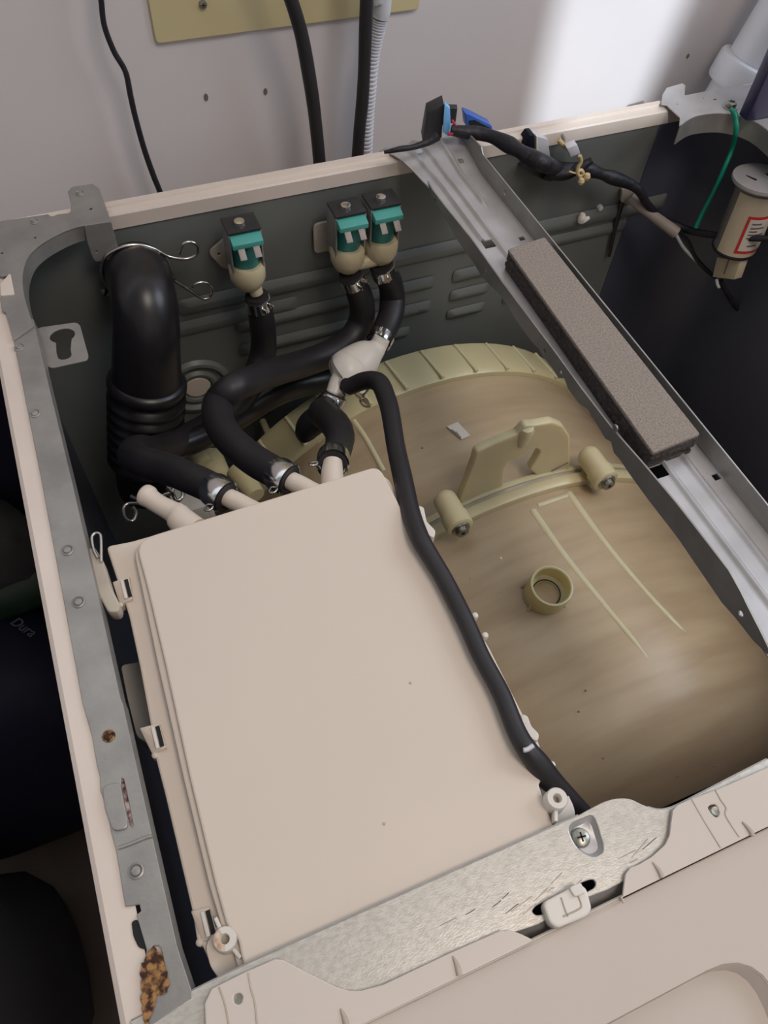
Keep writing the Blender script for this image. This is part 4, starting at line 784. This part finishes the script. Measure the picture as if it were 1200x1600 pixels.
# ================================================================ wiring harness and connectors
hs = thing('wiring_harness', 'black taped wiring harness drooping along the rear rim to the right wall', 'cable', [(0.349,-0.0425,0.86)][0])
tube('taped_bundle', [(0.3169,-0.0116,0.863,0.0035),(0.3241,-0.0144,0.862,0.0042),(0.3342,-0.0174,0.861,0.0047),(0.3428,-0.0251,0.861,0.0044),(0.3491,-0.037,0.861,0.0057),(0.3527,-0.0462,0.861,0.0046),(0.3573,-0.0547,0.86,0.0059),(0.3645,-0.0607,0.858,0.0057),(0.4043,-0.022,0.8247,0.0051),(0.4149,-0.022,0.8206,0.0058),(0.4278,-0.024,0.821,0.0046),(0.4348,-0.025,0.8187,0.0054),(0.4461,-0.026,0.8139,0.004),(0.4568,-0.028,0.8098,0.0053),(0.4745,-0.03,0.802,0.0041),(0.4852,-0.032,0.7944,0.0036),(0.4963,-0.034,0.7817,0.0032),(0.5163,-0.036,0.7655,0.0032),(0.5299,-0.045,0.7605,0.0033),(0.5359,-0.06,0.7644,0.0029),(0.5431,-0.08,0.7729,0.0029),(0.5476,-0.1,0.7841,0.0025),(0.5601,-0.115,0.7911,0.0025)], 'tape', hs, 6, 14)
tube('loose_wire', [(0.2628,-0.0214,0.862,0.0011),(0.2731,-0.0241,0.864,0.0019),(0.2822,-0.0246,0.864,0.0019),(0.2934,-0.0235,0.865,0.0026),(0.3008,-0.0231,0.868,0.0034)], 'tape', hs, 5, 10)
tube('red_wire', [(0.3181,-0.0086,0.868,0.0009),(0.3197,-0.0121,0.866,0.0009),(0.3204,-0.0153,0.864,0.0009)], 'red', hs, 4, 8)
tube('red_wire', [(0.3136,-0.0137,0.862,0.0011),(0.3167,-0.0155,0.862,0.0011)], 'red', hs, 3, 8)
tube('branch_bundle', [(0.3947,-0.022,0.8234,0.0048),(0.4113,-0.024,0.8194,0.0049),(0.423,-0.026,0.8236,0.0039),(0.4313,-0.028,0.8294,0.0024)], 'tape', hs, 5, 12)
def prismoid(name, px_front, depth, material, parent, bevel=0.0006):
    """px_front: world corner points; extruded along depth vector"""
    d = Vector(depth); return hull(name, [Vector(p) for p in px_front] + [Vector(p) + d for p in px_front], material, parent, bevel)
c1 = thing('black_connector', 'black plug housing with a pale blue end face on the bar end', 'connector', [(0.3132,-0.0059,0.855)][0])
prismoid('plug_shell', [(0.3012,-0.004,0.8736),(0.3132,-0.004,0.8774),(0.3143,-0.004,0.8533),(0.2995,-0.004,0.853),(0.3006,-0.004,0.8607)], (0.004, 0.012, 0.0), 'iron', c1)
prismoid('blue_face', [(0.3126,-0.006,0.8785),(0.317,-0.006,0.8748),(0.3191,-0.006,0.8628),(0.3187,-0.006,0.8546),(0.3137,-0.006,0.8587),(0.3129,-0.006,0.8688)], (0.0016, 0.004, 0), 'sky', c1, 0.0003)
prismoid('plug_neck', [(0.3098,0.004,0.8716),(0.3284,0.004,0.8683),(0.3284,0.004,0.8578),(0.3174,0.004,0.8577)], (0.002, 0.005, 0), 'iron', c1)
c2 = thing('blue_connector', 'open blue plug housing behind the harness on the rear rim', 'connector', [(0.3447,0.002,0.8548)][0])
prismoid('shell', [(0.3346,0.003,0.8642),(0.3394,0.003,0.8621),(0.3462,0.003,0.8582),(0.3577,0.003,0.8516),(0.3593,0.003,0.8485),(0.3585,0.003,0.8471),(0.3457,0.003,0.8517),(0.3378,0.003,0.853)], (0.001, 0.009, 0), 'blue', c2)
prismoid('socket', [(0.3383,0.0025,0.8584),(0.3429,0.0025,0.8581),(0.351,0.0025,0.853),(0.3561,0.0025,0.8502),(0.3553,0.0025,0.8489),(0.3454,0.0025,0.8525),(0.3389,0.0025,0.8545)], (0.0005, 0.001, 0), 'dark', c2, 0)
c3 = thing('grey_connector', 'grey plug with dark blue cap sitting on the harness', 'connector', [(0.3714,-0.0435,0.858)][0])
prismoid('plug_shell', [(0.3824,-0.018,0.8513),(0.3943,-0.018,0.8463),(0.3962,-0.018,0.8391),(0.4015,-0.018,0.8291),(0.3859,-0.018,0.837)], (0.001, 0.010, 0), 'greyplastic', c3)
prismoid('blue_cap', [(0.375,-0.019,0.8493),(0.3773,-0.019,0.8527),(0.381,-0.019,0.8525),(0.3845,-0.019,0.8383),(0.3741,-0.019,0.8441)], (0.001, 0.010, 0), 'bagblue', c3)
prismoid('plug_ridge', [(0.3826,-0.0195,0.8516),(0.3843,-0.0195,0.8508),(0.3878,-0.0195,0.837),(0.3859,-0.0195,0.8378)], (0.0005, 0.004, 0), 'paper', c3, 0.0002)
c4 = thing('small_plug', 'small white plug with cream wires hanging below the harness', 'connector', [(0.4128,-0.028,0.8389)][0])
prismoid('plug_shell', [(0.4056,-0.028,0.8431),(0.4139,-0.028,0.8446),(0.419,-0.028,0.8368),(0.4112,-0.028,0.8351)], (0.001, 0.007, 0), 'greyplastic', c4)
tube('cream_wire', [(*p, 0.0014) for p in [(0.4156,-0.032,0.8382),(0.4183,-0.032,0.8331),(0.417,-0.032,0.8283),(0.4177,-0.032,0.824),(0.4209,-0.032,0.8208),(0.4232,-0.032,0.8224),(0.4206,-0.032,0.8255),(0.4179,-0.032,0.825)]], 'yellowwire', c4, 5, 8)
for p in [(0.4218,-0.034,0.8176),(0.426,-0.034,0.8205)]: lathe('wire_cap', [(0, 0.003), (0.002, 0.0022), (0.0028, 0), (0.002, -0.0022), (0, -0.003)], p, (0, 0, 1), 'yellowwire', c4, 14)
tube('cream_wire', [(*p, 0.0007) for p in [(0.4097,-0.032,0.8266),(0.4141,-0.032,0.8247),(0.4184,-0.032,0.8233)]], 'yellowwire', c4, 4, 8)
c5 = thing('brass_terminal', 'brown terminal end standing above the small white plug', 'connector', [(0.4052,-0.02,0.8436)][0])
tube('terminal_body', [(0.4018,-0.02,0.8461,0.0016),(0.4046,-0.02,0.8437,0.0021),(0.4075,-0.02,0.8412,0.0019),(0.4107,-0.02,0.8377,0.0014)], 'yellowwire', c5, 4, 12)
tube('terminal_fork', [(0.4042,-0.02,0.8491,0.0012),(0.4068,-0.02,0.8458,0.0014),(0.4072,-0.02,0.8423,0.0014)], 'conduit', c5, 4, 10)
prismoid('black_lump', [(0.3754,-0.02,0.829),(0.3852,-0.02,0.8332),(0.407,-0.02,0.823),(0.4056,-0.02,0.8116),(0.3982,-0.02,0.8142)], (0.001, 0.008, -0.001), 'iron', hs)
# rear panel clips
pc = thing('panel_clip', 'small white winged clip on the right part of the rear panel', 'clip', [(0.4481,-0.016,0.7682)][0])
tube('clip_wing', [(*p, r) for p, r in zip([(0.4465,-0.018,0.7735),(0.4464,-0.018,0.77),(0.4458,-0.018,0.7658)], (0.0020, 0.0034, 0.0026))], 'white', pc, 4, 12)
tube('clip_wing', [(*p, r) for p, r in zip([(0.4537,-0.018,0.7684),(0.4503,-0.018,0.7673),(0.4469,-0.018,0.7662)], (0.0018, 0.0024, 0.0026))], 'white', pc, 4, 12)
tag(lathe('panel_plug', [(0, 0.0022), (0.0020, 0.0014), (0.0024, 0), (0.0024, -0.002)], [(0.4656,-0.0145,0.7726)][0], (0, -1, 0), 'white', None, 16), 'tiny white round plug right of the winged clip', 'plug')
# conduit with its wires to the capacitor
cd = thing('cable_conduit', 'taupe plastic cable sleeve slanting from rear panel clip towards the filter can', 'conduit', [(0.5015,-0.03,0.772)][0])
tube('sleeve', [(0.486,-0.022,0.7833,0.0042),(0.4926,-0.028,0.7786,0.0042),(0.5034,-0.035,0.7719,0.0043),(0.5144,-0.042,0.765,0.0046),(0.5235,-0.05,0.7597,0.0049)], 'conduit', cd, 5, 16)
prismoid('sleeve_clip', [(0.4791,-0.018,0.7885),(0.4887,-0.018,0.7895),(0.4948,-0.018,0.7848),(0.4976,-0.018,0.7759),(0.4899,-0.018,0.7727),(0.4821,-0.018,0.7768)], (0.001, 0.004, 0), 'conduit', cd)
tube('clip_stem', [(0.4846,-0.0165,0.7759,0.0021),(0.4857,-0.016,0.7631,0.0022),(0.4885,-0.016,0.7402,0.0017),(0.4918,-0.016,0.7193,0.0014)], 'iron', cd, 4, 8)
tube('white_lead', [(0.5212,-0.052,0.7604,0.0013),(0.5308,-0.055,0.7488,0.0014),(0.5387,-0.06,0.7413,0.0014),(0.546,-0.065,0.7352,0.0011)], 'greyplastic', cd, 5, 8)
tube('black_lead', [(0.5243,-0.052,0.7621,0.0016),(0.5358,-0.056,0.7509,0.0019),(0.5423,-0.062,0.7406,0.0019),(0.5506,-0.07,0.7324,0.0019),(0.5607,-0.078,0.725,0.0017)], 'tape', cd, 5, 10)
tube('black_lead', [(0.5596,-0.085,0.728,0.0019),(0.5691,-0.09,0.7154,0.0023),(0.5851,-0.095,0.6991,0.0029),(0.6017,-0.1,0.6881,0.0032),(0.6104,-0.105,0.689,0.0029),(0.6091,-0.11,0.7033,0.0026)], 'tape', cd, 6, 10)
# noise filter capacitor
ca = Vector([(0.553,-0.0869,0.7638)][0]); cb_ = Vector([(0.553,-0.0824,0.821)][0]); axc = (cb_ - ca).normalized(); Lc = (cb_ - ca).length
fc = thing('filter_capacitor', 'cylindrical noise filter can with red framed label on the right wall', 'capacitor', ca)
RC = 0.0168
lathe('can', [(0, 0.0), (RC * 0.9, 0.0), (RC, 0.002), (RC, Lc - 0.004), (0, Lc - 0.004)], ca, axc, 'can', fc, 40)
lathe('end_ring', [(RC * 1.02, -0.0005), (RC * 1.06, 0.0008), (RC * 1.02, 0.0022)], ca, axc, 'dark', fc, 40)
capo = lathe('mounting_cap', [(0, -0.001), (RC * 1.28, -0.001), (RC * 1.36, 0.0008), (RC * 1.34, 0.003), (RC * 0.85, 0.0045), (0, 0.005)], cb_, axc, 'galv_bar', fc, 40)
# local directions facing the camera
vc = (Vector((0.064, -0.467, 1.153)) - ca); vc = (vc - axc * vc.dot(axc)).normalized(); sc = axc.cross(vc)
def can_patch(name, a0, a1, h0, h1, r, material, parent, n=14):
    bm = bmesh.new(); rows = []
    for h in (h0, h1):
        rows.append([bm.verts.new(ca + axc * h + (vc * math.cos(math.radians(a0 + (a1 - a0) * i / n)) + sc * math.sin(math.radians(a0 + (a1 - a0) * i / n))) * r) for i in range(n + 1)])
    for i in range(n): bm.faces.new((rows[0][i], rows[0][i + 1], rows[1][i + 1], rows[1][i]))
    bmesh.ops.recalc_face_normals(bm, faces=bm.faces); bmesh.ops.solidify(bm, geom=bm.faces[:], thickness=0.0002)
    return link(name, bm_mesh(bm), material, parent)
E1 = can_patch('cream_sleeve', -42, 95, 0.002, Lc - 0.005, RC + 0.0003, 'canpaper', fc)
E2 = can_patch('label_border', 5, 95, 0.006, Lc * 0.66, RC + 0.0006, 'redink', fc)
E3 = can_patch('label_paper', 12, 92, 0.0085, Lc * 0.62, RC + 0.0009, 'paper', fc)
for k, (h0, h1, a0, a1) in enumerate([(0.34, 0.36, 20, 50), (0.39, 0.41, 20, 62), (0.44, 0.46, 20, 40), (0.49, 0.51, 20, 56), (0.55, 0.57, 20, 45), (0.22, 0.24, 30, 55)]):
    can_patch('print_line', a0, a1, Lc * h0, Lc * h1, RC + 0.0012, 'ink', E3, 6)
lathe('cap_nut', [(0, 0.007), (0.003, 0.0068), (0.0042, 0.006), (0.0042, 0.004)], cb_ + sc * 0.004, axc, 'wire', capo, 6)
tube('cap_slot', [(*(cb_ + axc * 0.0043 - sc * 0.012 + vc * 0.006), 0.0007), (*(cb_ + axc * 0.0050 - sc * 0.004 + vc * 0.010), 0.0007)], 'dark', capo, 3, 6)
tube('can_shade_band', [(*(ca + axc * 0.004 - sc * RC * 0.7 + vc * RC * 0.72), 0.0002), (*(ca + axc * (Lc - 0.006) - sc * RC * 0.7 + vc * RC * 0.72), 0.0002)], 'can', fc, 3, 6)
pl = hull('terminal_housing', [Vector(p) + d for p in [(0.549,-0.0788,0.75),(0.549,-0.1021,0.7633),(0.549,-0.105,0.7469),(0.549,-0.0838,0.7332)] for d in (Vector((0, 0, 0)), Vector((0.008, 0, 0)))], 'canpaper', fc, 0.0006)
tube('housing_groove', [(*p, 0.0005) for p in [(0.5485,-0.0914,0.7574),(0.5485,-0.0935,0.7441)]], 'ink', pl, 2, 6)
tube('housing_lead', [(0.549,-0.089,0.7351,0.0014),(0.549,-0.092,0.7321,0.0014),(0.549,-0.0956,0.7308,0.0011)], 'greyplastic', fc, 3, 8)
# green earth wire and its screw
gw = thing('earth_wire', 'green earth wire screwed to the right corner bracket', 'wire', [(0.5468,-0.04,0.8415)][0])
tube('wire_sheath', [(0.5391,-0.037,0.856,0.0014),(0.5401,-0.041,0.855,0.0022),(0.5407,-0.0447,0.852,0.0022),(0.5409,-0.0493,0.845,0.0019),(0.5499,-0.045,0.8272,0.0018),(0.5451,-0.05,0.8149,0.0018),(0.5405,-0.054,0.797,0.0018),(0.5351,-0.057,0.7814,0.0018),(0.5314,-0.06,0.7697,0.0019)], 'green', gw, 6, 10)
screw_head('earth_screw', (*[(0.5462,-0.0295)][0], 0.8545), (0, 0, 1), 0.0042, gw)
lathe('star_washer', [(0.003, 0.0), (0.0062, 0.0), (0.0062, 0.0008), (0.003, 0.0008)], (*[(0.5462,-0.0295)][0], 0.8526), (0, 0, 1), 'wire', gw, 9)

# ================================================================ behind the machine
def wallcord(name, path, material, label, cat, seg=14, n=7):
    x0, y0, z0, r0 = path[0]
    path = [(x0 - 0.02, y0, 2.2, r0), (x0 - 0.02, y0, 1.7, r0), (x0 - 0.015, y0, z0 + 0.25, r0), (x0 - 0.008, y0, z0 + 0.1, r0)] + path
    return tag(tube(name, path, material, None, n, seg)[0], label, cat)
wallcord('power_cord', [(0.1154,0.06,0.9569,0.0016),(0.1123,0.06,0.9475,0.0017),(0.1113,0.06,0.9376,0.0017),(0.1098,0.06,0.9238,0.0017),(0.112,0.06,0.9088,0.0018),(0.1162,0.06,0.8959,0.0018),(0.1161,0.06,0.8806,0.0019),(0.1162,0.06,0.8657,0.0019),(0.1175,0.06,0.8429,0.002),(0.1199,0.06,0.8231,0.0021),(0.122,0.06,0.81,0.0021),(0.1241,0.06,0.7909,0.0022)], 'tape', 'thin black power cord hanging down the wall on the left', 'cord')
wallcord('fill_hose', [(0.2146,0.045,0.9531,0.0044),(0.2188,0.045,0.9425,0.0045),(0.2235,0.045,0.9314,0.0044),(0.229,0.045,0.9122,0.0045),(0.2323,0.045,0.8939,0.0047),(0.2357,0.045,0.8701,0.0047),(0.2376,0.045,0.8517,0.0046),(0.2396,0.045,0.8271,0.0047),(0.2415,0.045,0.7953,0.005)], 'rubber', 'thick black fill hose left of the paired hoses', 'hose')
wallcord('fill_hose', [(0.2749,0.045,0.9474,0.0046),(0.2744,0.045,0.9369,0.0047),(0.2743,0.045,0.9259,0.0045),(0.2741,0.045,0.9067,0.0045),(0.274,0.045,0.882,0.0044),(0.2732,0.045,0.8599,0.0046),(0.2717,0.045,0.8413,0.0045),(0.2707,0.045,0.8215,0.0046),(0.2698,0.045,0.7895,0.0048)], 'rubber', 'thick black fill hose in front of the grey corrugated hose', 'hose')
# corrugated drain hose: smooth cuff then ribs
dh = thing('drain_hose', 'grey corrugated drain hose behind the right black fill hose', 'hose', [(0.2912,0.062,0.876)][0])
base = smooth([(0.335, 0.050, 2.2, 0.0075), (0.335, 0.050, 1.5, 0.0075), (0.325, 0.052, 1.15, 0.0075)] + [(0.2902,0.056,0.9384,0.0066),(0.2899,0.056,0.9274,0.0065),(0.2897,0.056,0.9141,0.0064),(0.2886,0.056,0.9083,0.0058),(0.2864,0.056,0.8964,0.0053),(0.2841,0.056,0.8819,0.0052),(0.2829,0.056,0.8621,0.0053),(0.2821,0.056,0.8434,0.0052),(0.2817,0.056,0.8236,0.0054),(0.2814,0.056,0.8026,0.0055),(0.281,0.056,0.7804,0.0057)], 40)
cp_i = 40 * 6
tube('smooth_cuff', [tuple(v) for v in base[:cp_i:6]], 'corr', dh, 2, 18)
rbp = [Vector((v[0], v[1], v[2], v[3] * (1.0 if i % 6 < 3 else 0.80))) for i, v in enumerate(base[cp_i:])]
bm = bmesh.new(); add_tube(bm, rbp, 18); link('corrugated_tube', bm_mesh(bm), 'corr', dh, 25)
# yellowed board screwed to the wall
yb = thing('wall_board', 'yellowed cream board screwed to the wall behind the hoses', 'board', [(0.2297,0.074,0.9076)][0])
bl = [(0.1429,0.073,0.9044)][0]; brp = [(0.3251,0.073,0.9019)][0]
plate('board', rounded([(bl[0] - 0.002, bl[2]), (brp[0], bl[2] - 0.0005), (brp[0], bl[2] + 0.16), (bl[0] - 0.002, bl[2] + 0.16)], 0.003), 0.0725, 0.0025, 'card', yb, plane='Y', bevel=0.0007)
screw_head('board_screw', (*[(0.1735,0.072,0.9235)][0],)[:3], (0, -1, 0), 0.0026, yb)
# slanting white pipe with a socket collar
def dpipe(name, pts, r, material, parent, seg=36): return tube(name, [(*p, rr) for p, rr in zip(pts, r)], material, parent, 1, seg, sm=False)[0]
pa = Vector([(0.6362,0.036,0.8547)][0]); pb = Vector([(0.6261,0.036,0.8181)][0]); pd = (pb - pa).normalized()
wp = thing('waste_pipe', 'slanting bright white plastic pipe with collar behind the right corner', 'pipe', pb)
tube('pipe_tube', [(*(pa - pd * 0.20), 0.029), (*(pb + pd * 0.10), 0.029)], 'pipe', wp, 1, 40, False)
mid = pa * 0.35 + pb * 0.65
lathe('socket_collar', [(0.0292, -0.012), (0.0345, -0.011), (0.0355, -0.009), (0.0355, 0.008), (0.0345, 0.010), (0.0292, 0.0105)], mid, pd, 'pipe', wp, 44)
# navy and red box at the right edge
bxp = [(0.5434,-0.0525,0.8537)][0]
nb_ = thing('detergent_box', 'dark navy box with red panels standing on the right rear corner', 'box', (bxp[0] + 0.04, bxp[1] + 0.012, 0.8537))
hull('carton', [Vector((x, y, z)) for x in (bxp[0], bxp[0] + 0.085) for y in (bxp[1], bxp[1] + 0.010) for z in (0.8537, 1.02)], 'navy', nb_, 0.0012)
for x0_, x1_, z0_, z1_ in ((0.016, 0.080, 0.864, 0.905), (0.016, 0.080, 0.935, 1.0)):
    box('red_panel', (bxp[0] + (x0_ + x1_) / 2, bxp[1] - 0.0002, (z0_ + z1_) / 2), (x1_ - x0_, 0.0006, z1_ - z0_), 'red', nb_, None, 0.0002)
# ================================================================ dark clutter on the floor at the left
def pillow(name, c, size, material, parent, rot=0.0, pw=2.6, wob=0.06, seed=1, seg=24):
    random.seed(seed); bm = bmesh.new(); bmesh.ops.create_uvsphere(bm, u_segments=seg, v_segments=seg // 2, radius=1)
    for v in bm.verts:
        x, y, z = v.co
        f = lambda a: math.copysign(abs(a) ** (2 / pw), a)
        k = 1 + wob * math.sin(7 * x + 3 * y + seed) * math.cos(5 * z + 2 * x)
        v.co = Vector((f(x) * size[0] * k, f(y) * size[1] * k, f(z) * size[2]))
    bmesh.ops.rotate(bm, matrix=Matrix.Rotation(rot, 3, 'Z'), verts=bm.verts); bmesh.ops.translate(bm, vec=c, verts=bm.verts)
    return link(name, bm_mesh(bm), material, parent, 60)
bg = thing('detergent_bag', 'dark blue plastic bag with faint pale lettering left of the machine', 'bag', (-0.15, -0.10, 0.0))
pillow('bag_film', (-0.19, -0.055, 0.225), (0.165, 0.085, 0.225), 'bagblue', bg, 0.0, 3.5, 0.03, 2)
pillow('green_top', (-0.10, 0.00, 0.46), (0.05, 0.025, 0.03), 'baggreen', bg, 0.1, 2.5, 0.05, 4)
tx = bpy.data.curves.new('txt', 'FONT'); tx.body = 'Dura'; tx.size = 0.0135; tx.extrude = 0.0004; tx.shear = 0.3
to = bpy.data.objects.new('t', tx); me = to.to_mesh().copy(); to.to_mesh_clear(); bpy.data.objects.remove(to)
tp = Vector([(-0.1139,-0.0371,0.456)][0]); te = Vector([(-0.0973,-0.0593,0.456)][0]); ang = math.atan2((te - tp).y, (te - tp).x)
me.transform(Matrix.Translation((tp.x, tp.y, 0.4565)) @ Matrix.Rotation(ang, 4, 'Z')); link('lettering', me, 'bagtext', bg)
tag(pillow('grey_cloth', (-0.10, 0.01, 0.52), (0.035, 0.035, 0.045), 'baggrey', None, 0.3, 2.4, 0.12, 5), 'crumpled grey cloth on top of the dark blue bag', 'cloth')
tag(pillow('black_sack', (-0.285, -0.295, 0.13), (0.10, 0.13, 0.13), 'dark', None, 0.0, 2.6, 0.08, 8), 'low black sack on the floor at the left edge', 'bag')
tag(hull('upright_board', [Vector((x, y, z)) for x in (-0.36, -0.004) for y in (0.045, 0.062) for z in (0.0, 0.70)], 'bagblue', None, 0.003), 'tall dark navy board leaning on the wall left of the machine', 'board')
